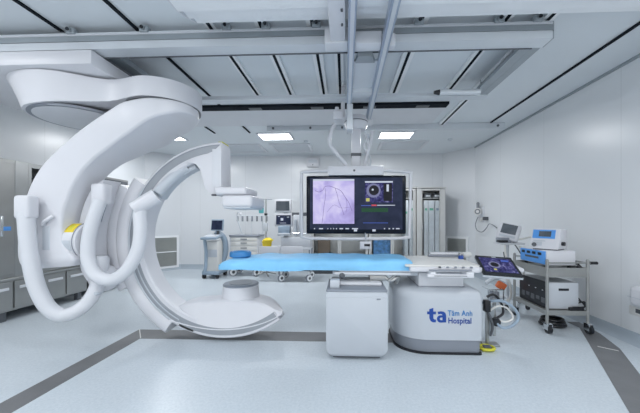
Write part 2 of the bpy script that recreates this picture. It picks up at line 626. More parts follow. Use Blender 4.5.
put('front_rail', MB().prism(rail_profile(2.33, 2.695, 2.835, .125), 'yz', -4.2, 1.65), M['alu'], t, smooth=0)
put('rail_shadow_strip', MB().box(-4.2, 1.57, 2.4552, 2.465, 2.688, 2.70), M['dgrey'], bpy.data.objects['front_rail'], smooth=0)  # dark strip standing in for the shade along the rail's lower back edge
put('rail_groove', MB().box(-4.2, 1.65, 2.3275, 2.332, 2.762, 2.806), M['alu_d'], bpy.data.objects['front_rail'], smooth=0)
put('rail_lip', MB().box(-4.2, 1.65, 2.326, 2.34, 2.812, 2.822), M['white2'], bpy.data.objects['front_rail'], smooth=0)
put('rear_rail', MB().prism(rail_profile(3.36, 2.69, 2.735, .12), 'yz', -4.2, 1.65), M['alu'], t, smooth=0)
put('side_rail', MB().box(1.57, 1.65, 2.455, 3.48, 2.70, 2.835, .006).box(1.48, 1.57, 2.455, 3.36, 2.70, 2.73), M['alu_d'], t, smooth=0)
put('side_rail', MB().box(-2.2, -2.08, 2.455, 3.30, 2.745, 2.80), M['alu_d'], t, smooth=0)
put('end_cap', MB().box(1.65, 1.662, 2.33, 2.455, 2.695, 2.835, .004), M['alu_d'], t, smooth=0)
for x, y, z in ((-3.6, 2.40, 2.83), (-2.46, 2.40, 2.83), (-1.13, 2.40, 2.83), (.62, 2.40, 2.83), (1.30, 2.40, 2.83), (-3.6, 3.42, 2.73), (-2.6, 3.42, 2.73), (1.61, 3.42, 2.73)):
    put('hanger_rod', MB().cyl((x, y, z), (x, y, ZC), .018, n=10), M['alu_d'], t)
for px, py in [(68, 36), (142, 36), (225, 33), (265, 30), (316, 29), (420, 27), (501, 24), (540, 24)]:
    p = at(px, py, 2.30)
    c = MB().obox((p.x, 2.335, 2.848), (.075, .05, .05), None, .008).cyl((p.x, 2.295, 2.848), (p.x, 2.32, 2.848), .02, n=12)
    cl = put('clamp', c, M['alu_d'], t)
    put('clamp_screw', MB().cyl((p.x, 2.287, 2.848), (p.x, 2.296, 2.848), .014, n=10), M['black'], cl)
p0, p1 = at(434, 92.5, 3.24), at(480, 91, 3.24)
put('roller_tube', MB().cyl((p0.x + .06, 3.24, p0.z), (p1.x, 3.24, p0.z), .032), M['alu'], t)
put('roller_tip', MB().cyl((p0.x, 3.24, p0.z), (p0.x + .06, 3.24, p0.z), .018, .031), M['black'], t)

# stepped beam over the front of the room
t = tag(put('ceiling_beam', MB().prism([(1.55, 2.70), (1.94, 2.70), (1.95, 2.745), (2.08, 2.75), (2.085, 2.795), (2.20, 2.80), (2.205, 2.84), (2.24, 2.845), (2.24, ZC), (1.55, ZC)], 'yz', -1.16, 2.935), M['rail_w'], smooth=0),
        'wide stepped pale beam along the front of the ceiling', 'beam')
for y, z in ((1.944, 2.742), (2.0825, 2.79), (2.2025, 2.835)):  # dark strips added at the steps to draw their shadow lines
    put('beam_shadow_line', MB().box(-1.16, 2.93, y - .004, y + .012, z - .002, z + .008), M['alu_d'], t, smooth=0)
put('end_plate', MB().prism([(1.55, 2.70), (1.94, 2.70), (2.08, 2.75), (2.20, 2.80), (2.24, 2.845), (2.24, ZC), (1.55, ZC)], 'yz', -1.172, -1.16), M['white2'], t, smooth=0)

# recess, flat cover and thin rear rail
t = thing('ceiling_cover', 'long flat white ceiling cover beside a black gap behind the rail frame', 'cover', (-.6, 4.5, ZC))
put('cover_panel', MB().box(-2.7, 1.45, 4.16, 4.86, ZC - .03, ZC, .004), M['white2'], t, smooth=0)
put('gap', MB().box(-2.7, 1.45, 4.02, 4.158, ZC - .034, ZC - .001), M['slot'], t, smooth=0)
each('gap_plate', [(x - .09, x + .09, 4.05, 4.13, ZC - .042, ZC - .0345) for x in (-2.3, -1.3, -.4, .35, 1.1)], M['dgrey'], t)
t = tag(put('ceiling_rail', MB().box(-1.36, 2.70, 4.92, 5.0, ZC - .105, ZC - .002, .006), M['alu'], smooth=0), 'thin straight ceiling rail in front of the rear light panels', 'rail')
for x in (-1.25, -.6, -.05, 2.58):
    put('bolt', MB().cyl((x, 4.905, ZC - .055), (x, 4.92, ZC - .055), .02, n=10), M['dgrey'], t)

# ------------------------------------------------------------------ C-arm
ca = thing('c_arm_x_ray_machine', 'large white ceiling-hung C-arm X-ray machine left of the table', 'X-ray machine', (-2.2, 2.9, 0))
x1 = at(91, 60, 2.31).x
car = put('ceiling_carriage', MB().box(-3.9, x1, 2.31, 3.25, 2.563, 2.682, .008), M['white'], ca)
each('carriage_hanger', [(-3.6, -3.4, 2.33, 2.45, 2.682, 2.70), (x1 - .5, x1 - .3, 2.34, 2.44, 2.682, 2.698)], M['dgrey'], car)


def link_outline(cl, rl, cr, rr, waist):
    pts = []
    for a in range(70, 291, 20):
        pts.append(Vector((cl[0] + rl[0] * math.cos(math.radians(a)), cl[1] + rl[1] * math.sin(math.radians(a)), 0)))
    mx = (cl[0] + cr[0]) / 2 + .02
    my = (cl[1] + cr[1]) / 2
    pts.append(Vector((mx + .06, my - waist, 0)))
    for a in range(-100, 101, 20):
        pts.append(Vector((cr[0] + rr * math.cos(math.radians(a)), cr[1] + rr * math.sin(math.radians(a)), 0)))
    pts.append(Vector((mx + .06, my + waist, 0)))
    return catmull(pts, 4, True)


o_top = link_outline((-2.70, 2.86), (.60, .50), (-1.80, 2.79), .335, .30)
o_bot = link_outline((-2.70, 2.86), (.44, .45), (-1.80, 2.79), .335, .29)
rr = []
for k, (f, ins) in enumerate([(0, 0), (.25, 0), (.5, 0), (.75, 0), (1, 0)]):
    ring = []
    for a, b in zip(o_top, o_bot):
        s = (a.x + 3.3) / 2.0
        s = max(0, min(1, (a.x + 2.9) / 1.0))
        s = s * s * (3 - 2 * s)
        zt = 2.560 - .03 * s
        zb = 2.285 + .07 * s
        p = a.lerp(b, f ** 0.8)
        ring.append(Vector((p.x, p.y, zt + (zb - zt) * f)))
    rr.append(ring)
lk = put('swivel_link', MB().rings(rr), M['white'], ca, smooth=40)
put('swivel_cover_rim', MB().lathe([(.385, 2.300), (.42, 2.300), (.42, 2.280), (.385, 2.280)], (-2.70, 2.86, 0), 48), M['grey'], lk)
put('swivel_cover_disc', MB().lathe([(.001, 2.300), (.385, 2.300), (.385, 2.276), (.37, 2.272), (.001, 2.272)], (-2.70, 2.86, 0), 48), M['white2'], lk)
put('swivel_seam', MB().lathe([(.28, 2.356), (.326, 2.356), (.326, 2.340), (.28, 2.340)], (-1.80, 2.79, 0), 40), M['dgrey'], lk)
put('swivel_neck', MB().cyl((-2.70, 2.86, 2.55), (-2.70, 2.86, 2.57), .3), M['white'], lk)

# sweeping support arm: rounded-rectangle sections along the curve
def rrect(mid, dirv, L, yc, hw, r=.028):
    """section ring: long side along dirv, short side along Y"""
    ring = []
    r = min(r, L / 2 * .9, hw * .9)
    for sx_, sy_, a0 in ((1, 1, 0), (-1, 1, 90), (-1, -1, 180), (1, -1, 270)):
        for k in range(5):
            a = math.radians(a0 + 22.5 * k)
            u = sx_ * (L / 2 - r) + r * math.cos(a)
            v = sy_ * (hw - r) + r * math.sin(a)
            ring.append(mid + dirv * u + Vector((0, v, 0)))
    return ring


rr = []
for X, z1_, z0_, hw in [(-1.468, 2.335, 2.270, .05), (-1.480, 2.345, 2.26, .10), (-1.525, 2.345, 2.245, .175), (-1.60, 2.345, 2.21, .23), (-1.70, 2.345, 2.17, .265), (-1.80, 2.345, 2.12, .27)]:
    rr.append(rrect(Vector((X, 2.735, (z1_ + z0_) / 2)), Vector((0, 0, 1)), z1_ - z0_, 2.735, hw))
secs = [((122, 101), (130, 131), .27, 2.74), ((110, 108), (120, 138), .24, 2.725), ((86, 124), (107, 148), .205, 2.71), ((66, 140), (95, 157), .175, 2.685), ((48, 157), (83, 169), .155, 2.67), ((36, 172), (73, 184), .145, 2.66), ((27, 190), (67, 198), .145, 2.66),
        ((21, 212), (62, 214), .145, 2.66), ((17, 235), (61, 233), .145, 2.66), ((16, 251), (66, 249), .145, 2.66), ((18, 263), (73, 259), .14, 2.66), ((24, 270), (72, 266), .115, 2.66)]
for (o_, i_, hw, yc) in secs:
    yf = yc - hw
    a, b = at(o_[0], o_[1], yf), at(i_[0], i_[1], yf)
    dv = a - b
    mid = (a + b) / 2
    rr.append(rrect(Vector((mid.x, yc, mid.z)), dv.normalized(), dv.length, yc, hw))
# finer interpolation along the arm
fine = []
for j in range(len(rr[0])):
    fine.append(catmull([r[j] for r in rr], 4))
rr = [[fine[j][i] for j in range(len(fine))] for i in range(len(fine[0]))]
arm = put('support_arm', MB().rings(rr), M['white'], ca, smooth=40)
YA = 2.73 - .215
a, b = at(42.5, 226, YA), at(50, 250, YA)
put('handle_window', MB().box(a.x, b.x, YA - .004, YA + .02, b.z, a.z, .006), M['lgrey'], arm)
put('release_handle', MB().tube([at(43, 225, YA - .01), at(44, 222, YA - .03), at(48, 219, YA - .04), at(53, 216, YA - .02)], .016), M['white'], arm)

RC = at(223, 240, 2.86)
RCX, RCZ, RR = RC.x, RC.z, 1.0
cxa = at(66, 243, 2.60)
ax = put('rotation_hub', MB().lathe([(.001, -.05), (.15, -.05), (.175, .0), (.18, .03), (.18, .15), (.165, .17), (.001, .175)], (cxa.x - .02, 2.70, RCZ), 36, 'X'), M['white'], ca)


def hub_patch(a0, a1, x0, x1):
    R_ = []
    for k in range(9):
        a = math.radians(a0 + (a1 - a0) * k / 8)
        R_.append([Vector((cxa.x + x, 2.70 - math.cos(a) * r, RCZ + math.sin(a) * r)) for x, r in ((x0, .18), (x1, .18), (x1, .1835), (x0, .1835))])
    return MB().rings(R_)


put('warning_sticker', hub_patch(30, 68, .04, .125), M['yellow'], ax)
put('info_sticker', hub_patch(-25, 5, .04, .12), M['lgrey'], ax)
put('warning_triangle', hub_patch(38, 58, .06, .10), M['lime'], ax)
put('seam_ring', MB().lathe([(.16, .150), (.1815, .150), (.1815, .155), (.16, .155)], (cxa.x - .02, 2.70, RCZ), 36, 'X'), M['grey'], ax)

# C ring
A0, A1 = 91, 306
RY0, RY1 = 2.85, 3.07
cr = put('c_ring', MB().arc(RCX, RCZ, .845, RR, RY0, RY1, A0, 252, 80, .014), M['white'], ca, smooth=35)
put('ring_foot', MB().arc(RCX, RCZ, .895, RR, RY0, RY1, 242.5, A1, 40, .012), M['white'], cr, smooth=35)
put('guide_track', MB().arc(RCX, RCZ, .895, .968, RY0 - .004, RY0 + .02, A0 + .4, A1 - .4, 90, .003), M['track'], cr, smooth=35)
put('guide_groove', MB().arc(RCX, RCZ, .962, .970, RY0 - .006, RY0 + .02, A0 + .4, 226, 70), M['grey'], cr, smooth=35)
put('guide_strip', MB().arc(RCX, RCZ, .925, .935, RY0 - .008, RY0 + .02, 190, 241, 40), M['lgrey'], cr, smooth=35)
tp = Vector((RCX + RR * math.cos(math.radians(91.5)), 2.96, RCZ + RR * math.sin(math.radians(91.5))))
put('ring_end_cap', MB().obox((tp.x - .01, 2.96, tp.z + .004), (.045, .16, .012), None, .003), M['lime'], cr)
put('cable_duct', MB().arc(RCX, RCZ, .80, .845, 2.90, 3.02, 112, 148, 30, .012), M['lgrey'], cr, smooth=35)

# sleeve that grips the ring and its housing
sl = put('ring_carrier', MB().arc(RCX, RCZ, .976, 1.125, 2.825, 3.12, 145, 238, 60, .03), M['white'], ca, smooth=50)
put('carrier_back', MB().arc(RCX, RCZ, 1.09, 1.22, 2.835, 3.05, 152, 206, 40, .025), M['white'], sl, smooth=50)
put('carrier_lip', MB().arc(RCX, RCZ, .966, .985, 2.838, 3.11, 147, 236, 60, .004), M['lgrey'], sl, smooth=50)
hp = [(108, 184), (104, 205), (98, 225), (96, 245), (98, 265), (106, 284), (97, 284), (88, 272), (84, 255), (84, 232), (88, 210), (97, 190), (108, 181)]
hb = put('carrier_housing', MB().prism([(v.x, v.z) for v in catmull([at(px, py, 2.72) for px, py in hp], 4, True)], 'xz', 2.66, 2.87, .03, 2), M['white'], ca, smooth=20)
put('housing_seam', MB().tube([at(107, 203, 2.658), at(101, 222, 2.658), at(94, 222, 2.658)], .004, 6, smooth=False), M['grey'], hb)

# detector column + plates
dp = [(221, 143.5), (221.5, 186), (220, 192), (215, 195.5), (210, 194), (205, 188), (202.5, 178), (200.5, 169), (196, 163.5), (189, 162), (184, 163), (195, 158.5), (206, 154), (214, 151.5)]
det = put('detector_column', MB().prism([(v.x, v.z) for v in [at(px, py, 2.84) for px, py in dp]], 'xz', 2.84, 3.08, .012), M['white'], ca)
put('column_face', MB().box(at(212, 170, 2.83).x, at(221, 170, 2.83).x, 2.832, 2.842, at(0, 188, 2.83).z, at(0, 151, 2.83).z, .004), M['white2'], det)
a, b = at(213, 186.5, 2.74), at(256, 194.5, 2.74)
put('detector_mount', MB().box(a.x, at(256, 190, 3.06).x, 2.75, 3.13, b.z, a.z, .03, 4), M['white'], det, smooth=50)
a, b = at(220.5, 195, 2.72), at(262.5, 208.5, 2.72)
b.x = at(262.5, 200, 3.08).x
fd = put('flat_detector', MB().box(a.x, b.x, 2.72, 3.18, b.z + .012, a.z, .035, 5), M['white'], det, smooth=50)
put('detector_face', MB().box(a.x + .02, b.x - .02, 2.74, 3.16, b.z, b.z + .03, .01), M['lgrey'], fd)
put('column_button', MB().obox(at(214, 195, 2.83), (.045, .03, .02), None, .006), M['dgrey'], det)

# tube housing: a boat-shaped deck on the lower end of the ring with a short drum on it
st = [(167, 321, 311), (177, 322.5, 305), (190, 326, 303), (206, 328.8, 302), (223, 329.8, 300.5), (240, 328.5, 300.5), (255, 325.5, 302), (266, 322, 305), (275, 318, 309.5), (281.5, 313.8, 312)]
rr = []
for k, (px, yfr, yrid) in enumerate(st):
    f = at(px, yfr, 2.842)
    rd = at(px, yrid, 2.90)
    wd = [.8, .95, 1, 1, 1, 1, .97, .85, .62, .30][k]
    zr = max(rd.z, f.z + .008)
    zb = f.z - .012
    yk = 2.842 + .060 * wd
    y1 = 2.842 + .40 * wd
    rr.append([Vector((f.x, 2.850, zb)), Vector((f.x, 2.842, f.z - .004)), Vector((f.x, 2.846, f.z + .004)), Vector((f.x, yk - .006, zr - .016)), Vector((f.x, yk + .012, zr)), Vector((f.x, (yk + y1) / 2, zr + .004)),
               Vector((f.x, y1 - .03, zr - .008)), Vector((f.x, y1, zr - .04)), Vector((f.x, y1 - .02, min(zb, zr - .06)))])
fine = [catmull([r[j] for r in rr], 3) for j in range(len(rr[0]))]
rr = [[fine[j][i] for j in range(len(fine))] for i in range(len(fine[0]))]
tb = put('tube_housing', MB().rings(rr), M['white'], ca, smooth=35)
tc = at(241, 300, 3.10)
put('tube_drum', MB().lathe([(.001, .385), (.204, .385), (.200, .41), (.188, .535), (.18, .55), (.001, .55)], (tc.x, 3.10, 0), 48), M['white'], tb)
put('drum_rim', MB().lathe([(.14, .548), (.187, .540), (.189, .549), (.176, .560), (.14, .560)], (tc.x, 3.10, 0), 48), M['grey'], tb)
put('drum_window', MB().lathe([(.001, .550), (.125, .550), (.125, .564), (.001, .564)], (tc.x, 3.10, 0), 40), M['gmid'], tb)

# cable hoses
hs = put('cable_hose', MB().tube([at(26, 212, 2.42), at(28, 240, 2.42), at(31, 262, 2.42), at(37, 287, 2.43), at(47, 306, 2.45), at(60, 315, 2.48), at(74, 312.5, 2.52), at(87, 303, 2.58), at(95, 291, 2.62), at(99, 280, 2.66)], .060, 18, 8), M['white2'], ca, smooth=60)
a, b = at(13, 195, 2.38), at(38.5, 219, 2.38)
put('hose_cap', MB().box(a.x, at(38.5, 205, 2.46).x, 2.37, 2.48, b.z, a.z, .03, 4), M['white'], hs, smooth=50)
hs2 = put('cable_hose', MB().tube([at(101, 200, 2.64), at(96, 212, 2.62), at(91, 228, 2.60), at(88, 246, 2.59), at(89, 262, 2.58), at(96, 275, 2.57), at(110, 280, 2.57), at(123, 274, 2.58), at(133, 261, 2.60), at(139, 245, 2.62), at(140.5, 228, 2.64), at(140, 214, 2.68), at(146, 203, 2.74), at(154, 197, 2.78)], .057, 18, 8), M['white2'], ca, smooth=60)
a, b = at(90, 183, 2.62), at(113, 205, 2.62)
put('hose_cap', MB().box(a.x, at(113, 190, 2.72).x, 2.61, 2.73, b.z, a.z, .03, 4), M['white'], hs2, smooth=50)
p = at(105, 278, 2.76)
put('joint_bulb', MB().ball((p.x, 2.76, p.z), .13, 24, 14), M['white'], hs2, smooth=60)
p = at(100, 263, 2.70)
put('joint_cap', MB().lathe([(.001, -.10), (.075, -.10), (.075, .04), (.06, .07), (.001, .075)], (p.x, 2.70, p.z), 24), M['white2'], hs2, smooth=50)
p0, p1 = at(134, 209, 2.66), at(157, 196, 2.74)
put('hose_collar', MB().cyl(p0, p1, .068, .078, 24), M['white'], hs2)
p = at(95, 292, 2.6)
put('hose_clip', MB().obox(p, (.09, .06, .03), Euler((0, .4, 0)), .008), M['lgrey'], hs)
put('cable_sheath', MB().tube([at(157, 194, 2.80), at(166, 184, 2.86), at(178, 173, 2.90), at(188, 167, 2.92)], .05, 14, 6), M['lgrey'], hs2, smooth=60)

# ------------------------------------------------------------------ monitor rails and hanging monitor
ZR = 2.60


def rail_x(px, py):
    return atz(px, py, ZR).x


lx0, lx1 = rail_x(348.5, 2), rail_x(357.5, 2)
rx0, rx1 = rail_x(391, 2), rail_x(401, 2)
mr = thing('overhead_track', 'pair of blue-grey overhead rails running back to the monitor arm', 'rail', ((lx0 + rx1) / 2, 2.5, ZR))
for x0, x1 in ((lx0, lx1), (rx0, rx1)):
    rl = put('track_rail', MB().box(x0, x1, 0.9, 3.93, ZR, ZR + .075, .006), M['alu_rail'], mr, smooth=0)
    put('rail_lip', MB().box((x0 + x1) / 2 - .014, (x0 + x1) / 2 + .014, 0.9, 3.93, ZR - .008, ZR), M['alu'], rl, smooth=0)
lx, rx = (lx0 + lx1) / 2, (rx0 + rx1) / 2
put('cross_carriage', MB().box(at(325, 0, 2.25).x, lx0 + .0, 2.20, 2.32, 2.62, 2.735, .008).box(lx1, rx0, 2.22, 2.33, 2.62, 2.72, .008).box(rx1, rx1 + .05, 2.25, 2.32, 2.62, 2.72, .008), M['white2'], mr)
a = at(328, 10, 1.9)
put('drive_box', MB().box(a.x, a.x + .115, 1.55, 2.20, 2.63, 2.70, .006), M['white'], mr)
for yy in (1.86, 2.0):
    put('drive_button', MB().box(a.x + .085, a.x + .10, yy, yy + .025, 2.625, 2.632), M['dgrey'], mr, smooth=0)
put('cross_plate', MB().prism([(lx1 + .012, 2.46), (lx1 + .03, 2.36), (rx0 - .06, 2.36), (rx0 - .03, 2.46)], 'xy', 2.60, 2.64), M['alu_d'], mr, smooth=0)
put('cover_plate', MB().box(lx1, rx0, 2.50, 3.25, 2.64, 2.655), M['alu'], mr, smooth=0)
put('end_bridge', MB().box(lx0 - .02, rx1 + .02, 3.82, 3.95, 2.60 - .05, 2.60, .006), M['white2'], mr)
each('hanger_plate', [(lx1, rx0, 3.02, 3.10, 2.60, 2.64), (lx0, lx1, 1.6, 1.9, ZR + .075, 2.70), (rx0, rx1, 1.6, 1.9, ZR + .075, 2.70),
    (lx0, lx1, 2.34, 2.44, ZR + .075, 2.695), (rx0, rx1, 2.34, 2.44, ZR + .075, 2.695), (lx0, lx1, 3.37, 3.47, ZR + .075, 2.69), (rx0, rx1, 3.37, 3.47, ZR + .075, 2.69)], M['alu'], mr)

YM = 3.60
mo = thing('hanging_monitor', 'large black display in a white tube frame hung over the table', 'monitor', (at(356, 205, YM).x, YM, at(0, 236, YM).z))
cx_ = at(356, 130, 3.75).x
zt = ZR
tr = put('trolley', MB().lathe([(.001, 2.60), (.13, 2.60), (.15, 2.56), (.15, 2.48), (.12, 2.43), (.001, 2.43)], (cx_, 3.76, 0), 28), M['white'], mo)
put('trolley_seam', MB().lathe([(.12, 2.535), (.1515, 2.535), (.1515, 2.525), (.12, 2.525)], (cx_, 3.76, 0), 28), M['dgrey'], tr)
put('trolley_bracket', MB().box(lx0, lx0 + .07, 3.3, 3.5, 2.30, 2.6, .01), M['alu'], tr)
zb = at(0, 169, YM).z
put('hanger_column', MB().box(cx_ - .06, cx_ + .06, 3.70, 3.82, zb + .01, 2.45, .015), M['white'], mo)
put('column_collar', MB().box(cx_ - .066, cx_ + .066, 3.695, 3.825, at(0, 159, 3.7).z, at(0, 157, 3.7).z + .01), M['dgrey'], mo)
# left cable arm
la = put('cable_arm', MB().box(at(341, 0, 3.5).x, at(345, 0, 3.5).x, 3.47, 3.52, at(0, 122, 3.5).z, at(0, 90, 3.5).z, .006)
         .box(at(333.5, 0, 3.5).x, at(343, 0, 3.5).x, 3.44, 3.54, at(0, 125, 3.5).z, at(0, 117, 3.5).z, .012)
         .cyl(at(337, 118, 3.5), at(337, 107.5, 3.5), .028, .024), M['white'], mo)
put('cable_tube', MB().tube([at(335, 124, 3.5), at(331, 132, 3.5), at(329.5, 142, 3.5), at(332, 148, 3.52), at(338, 155, 3.56), at(345, 164, 3.6), at(347, 169, 3.62)], .024, 12), M['white'], la)
for dx, rad, ph in ((.0, .012, 0), (.04, .012, 2), (.07, .010, 4)):
    pts = [at(365.5 + dx * 60 + 1.2 * math.sin(k * 1.3 + ph), 133 + k * 3.6, 3.68) for k in range(11)]
    put('power_cable', MB().tube(pts, rad, 8, 4), M['white2'] if dx < .06 else M['lgrey'], mo)
put('right_cable_arm', MB().tube([at(372.5, 131, 3.66), at(371, 140, 3.66), at(368, 152, 3.66), at(364, 166, 3.66)], .02, 10), M['white'], mo)
# frame
fp = [(304, 172), (330, 170.5), (356, 170), (383, 170.5), (408, 172), (410.5, 176), (410, 205), (409, 232), (407, 237.5), (380, 238.5), (356, 238.8), (330, 238.5), (304.5, 237.5), (302, 233), (301.5, 205), (301.5, 176)]
fr = put('tube_frame', MB(), M['white'], mo)
bpy.data.objects.remove(fr)
pts = catmull([at(px, py, YM - .02) for px, py in fp], 4, True)
P = pts + [pts[0]]
fr = put('tube_frame', MB().tube(P, .021, 10, smooth=False), M['white'], mo, smooth=60)
a, b = at(328.5, 166.5, YM - .01), at(383.5, 175.5, YM - .01)
put('top_bracket', MB().box(a.x, b.x, YM - .05, YM + .22, b.z, a.z, .012), M['white'], mo)
put('bracket_screw', MB().cyl((cx_ - .03, YM - .056, (a.z + b.z) / 2), (cx_ - .03, YM - .05, (a.z + b.z) / 2), .014, n=12), M['dgrey'], mo)
a, b = at(306.3, 175.8, YM - .045), at(406.2, 234, YM - .045)
DX0, DX1, DZ0, DZ1 = a.x, b.x, b.z, a.z
YS = YM - .045
ds = put('display', MB().box(DX0, DX1, YS, YS + .07, DZ0, DZ1, .018, 3), M['blackgl'], mo)
put('back_cover', MB().box(DX0 + .12, DX1 - .12, YS + .07, YS + .16, DZ0 + .12, DZ1 - .1, .03), M['lgrey'], mo)


def scr(name, x0, y0, x1, y1, m, lift=.003, par=None, Y=None):
    Y = YS if Y is None else Y
    a, b = at(x0, y0, Y), at(x1, y1, Y)
    return put(name, MB().box(a.x, b.x, Y - lift, Y + .004, b.z, a.z), m, par or ds, smooth=0)


scr('display_area', 310, 178, 402.5, 229.5, M['scr_dark'], .001)
xr = scr('angiogram_picture', 313, 181, 354.3, 223.8, M['scr_xray'], .002)
scr('title_bar', 313, 179.2, 354.3, 180.8, M['scr_white'], .002)


def trace(name, pts, r, m, par):
    put(name, MB().tube([at(px, py, YS - .0035) for px, py in pts], r, 6, 5), m, ds)


trace('vessel_trace', [(315, 190.5), (319, 192), (323, 190), (324.5, 187), (329, 186), (335, 188), (341, 191), (345, 197), (349, 203), (352, 211)], .0035, M['scr_vessel'], xr)
trace('vessel_trace', [(325, 188), (325.5, 196), (324, 206), (323, 216), (322, 223)], .003, M['scr_vessel'], xr)
trace('vessel_trace', [(335, 188), (337, 194), (339, 202), (342, 209), (344, 215)], .003, M['scr_vessel'], xr)
trace('vessel_trace', [(341, 191), (346, 199), (347, 206), (346, 212)], .0025, M['scr_vessel'], xr)
trace('vessel_trace', [(327, 212), (334, 205), (341, 208), (350, 207)], .002, M['scr_vessel'], xr)
iv = scr('ultrasound_picture', 365, 181.2, 392.8, 202.4, M['scr_ivus'], .002)
scr('ultrasound_caption', 365, 181.2, 392.8, 182.6, M['scr_white'], .003)
scr('ultrasound_strip', 383.5, 183.5, 392, 201, M['scr_core'], .003)
scr('ultrasound_profile', 386.5, 184.5, 388.8, 191.5, M['scr_white'], .004)
c = at(373.5, 190.5, YS - .003)
put('ultrasound_halo', MB().lathe([(.001, 0), (.088, 0), (.088, -.001), (.001, -.001)], (c.x, YS - .0025, c.z), 30, 'Y'), M['scr_ring'], ds)
put('ultrasound_core', MB().lathe([(.001, 0), (.062, 0), (.062, -.002), (.001, -.002)], (c.x + .005, YS - .003, c.z + .003), 30, 'Y'), M['scr_core'], ds)
put('ultrasound_catheter', MB().lathe([(.001, 0), (.013, 0), (.013, -.003), (.001, -.003)], (c.x - .01, YS - .0035, c.z + .01), 20, 'Y'), M['scr_white'], ds)
scr('ultrasound_icon', 366, 198.2, 369.5, 201.4, M['scr_yellow'], .004)
scr('red_marker', 371.5, 204.6, 376.5, 206, M['scr_red'])
scr('marker_line', 361, 205.2, 371, 205.9, M['scr_blue'])
scr('marker_line', 377, 204.9, 395, 205.6, M['scr_white'])
scr('green_band', 361.5, 208, 388, 212, M['scr_green'])
scr('caption_row', 363, 222.6, 388, 223.2, M['scr_blue'])
for x0, x1 in ((314, 315), (319, 323), (327.5, 328.2), (330.5, 331.2), (333.2, 334), (336, 337), (339.5, 343), (345.5, 349), (352, 358), (384, 385), (388.5, 390), (392.5, 394), (396, 399.5)):
    scr('status_icon', x0, 228.1, x1, 229.2, M['scr_white'])
for cxp in (355.5, 374):
    scr('touch_icon', cxp - 1.6, 229.4, cxp + 1.6, 231.4, M['scr_white'])

# pendant control box under the monitor
p = at(365.3, 245.3, 3.52)
hc = thing('hanging_control', 'small white control box hanging on a cable under the big monitor', 'control box', (p.x, 3.52, p.z))
put('control_box', MB().obox(p, (.135, .06, .095), None, .01), M['white'], hc)
put('control_recess', MB().obox(p + Vector((.02, -.031, .005)), (.07, .004, .03), None, .002), M['black'], hc)
put('hang_cable', MB().tube([p + Vector((0, 0, .045)), at(365.6, 240, 3.54), at(365.2, 233, 3.51)], .006, 8), M['lgrey'], hc)

# ------------------------------------------------------------------ patient table
pt = thing('patient_table', 'white X-ray patient table on a curved pedestal with blue lettering', 'table', (.85, 3.0, 0))
PX0, PX1, PY0, PY1 = .485, 1.275, 2.68, 3.42


def ped_outline(ins, squash=0):
    x0, x1, y0, y1 = PX0 + ins, PX1 - ins, PY0 + ins, PY1 - ins
    pts = []
    for cxx, cyy, r, a0, a1, m in ((x0 + .30, y0 + .26, (.30, .26), 180, 270, 12), (x1 - .035, y0 + .035, (.035, .035), 270, 360, 5), (x1 - .12, y1 - .12, (.12, .12), 0, 90, 6), (x0 + .25, y1 - .25, (.25, .25), 90, 180, 10)):
        for k in range(m + 1):
            a = math.radians(a0 + (a1 - a0) * k / m)
            pts.append((cxx + r[0] * math.cos(a), cyy + r[1] * math.sin(a)))
    return pts


def ped_loft(levels):
    return MB().rings([[Vector((x, y, z)) for x, y in ped_outline(ins)] for ins, z in levels])


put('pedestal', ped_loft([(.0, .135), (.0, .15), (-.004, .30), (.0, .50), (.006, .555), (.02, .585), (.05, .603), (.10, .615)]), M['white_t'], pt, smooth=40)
put('pedestal_base', ped_loft([(.018, .012), (.014, .02), (.012, .138)]), M['grey'], pt)
put('floor_seal', ped_loft([(.0, 0), (.0, .014), (.012, .018)]), M['black'], pt)
a, b = at(418, 280, 2.78), at(463, 289, 2.78)
put('pedestal_neck', MB().box(a.x, b.x, 2.76, 3.26, .60, .745, .012), M['white2'], pt)
put('neck_seam', MB().box(a.x - .004, b.x + .004, 2.755, 3.264, .612, .62), M['grey'], pt)
tx0, tx1 = at(222, 268, 2.72).x, at(481, 268, 2.66).x
put('tabletop', MB().box(tx0 + .16, -.06, 2.73, 3.23, .762, .788, .006), M['dgrey'], pt)
put('tabletop_foot', MB().box(-.06, .95, 2.72, 3.24, .755, .79, .008), M['white'], pt)
put('table_foot_end', MB().prism([(.60, 2.64), (tx1 - .04, 2.60), (tx1, 2.64), (tx1 + .03, 2.95), (tx1, 3.36), (tx1 - .06, 3.40), (.60, 3.38)], 'xy', .775, .82, .012), M['white'], pt)
put('foot_end_pad', MB().prism([(.56, 2.66), (1.22, 2.64), (1.25, 2.70), (1.26, 3.3), (1.20, 3.36), (.56, 3.36)], 'xy', .815, .835, .01), M['cream'], pt)
a, b = at(427, 274, 2.58), at(470, 278.5, 2.58)
put('under_frame', MB().box(-.12, .70, 2.76, 3.20, .715, .762, .008), M['lgrey'], pt)
rb = put('accessory_rail', MB().box(a.x, b.x + .03, 2.565, 2.59, b.z + .008, a.z, .006), M['white'], pt)
put('rail_bracket', MB().box(a.x + .03, a.x + .085, 2.58, 2.70, b.z + .0, .785, .01), M['white2'], rb)
put('rail_bracket', MB().box(b.x - .03, b.x + .04, 2.58, 2.70, b.z + .0, .785, .01), M['white2'], rb)
put('rail_slot', MB().box(a.x + .06, b.x - .03, 2.5635, 2.567, a.z - .018, a.z - .010), M['gmid'], rb, smooth=0)
put('side_rail', MB().box(a.x + .02, b.x + .02, 2.585, 2.60, .792, .806, .003), M['grey'], rb)
for k in range(5):
    x = a.x + .12 + k * .07
    put('rail_knob', MB().cyl((x, 2.60, .818), (x, 2.60, .832), .012, n=10), M['grey'] if k else M['dgrey'], rb)
put('slide_rail', MB().box(-.10, .62, 2.715, 2.745, .728, .752, .005), M['white2'], pt)
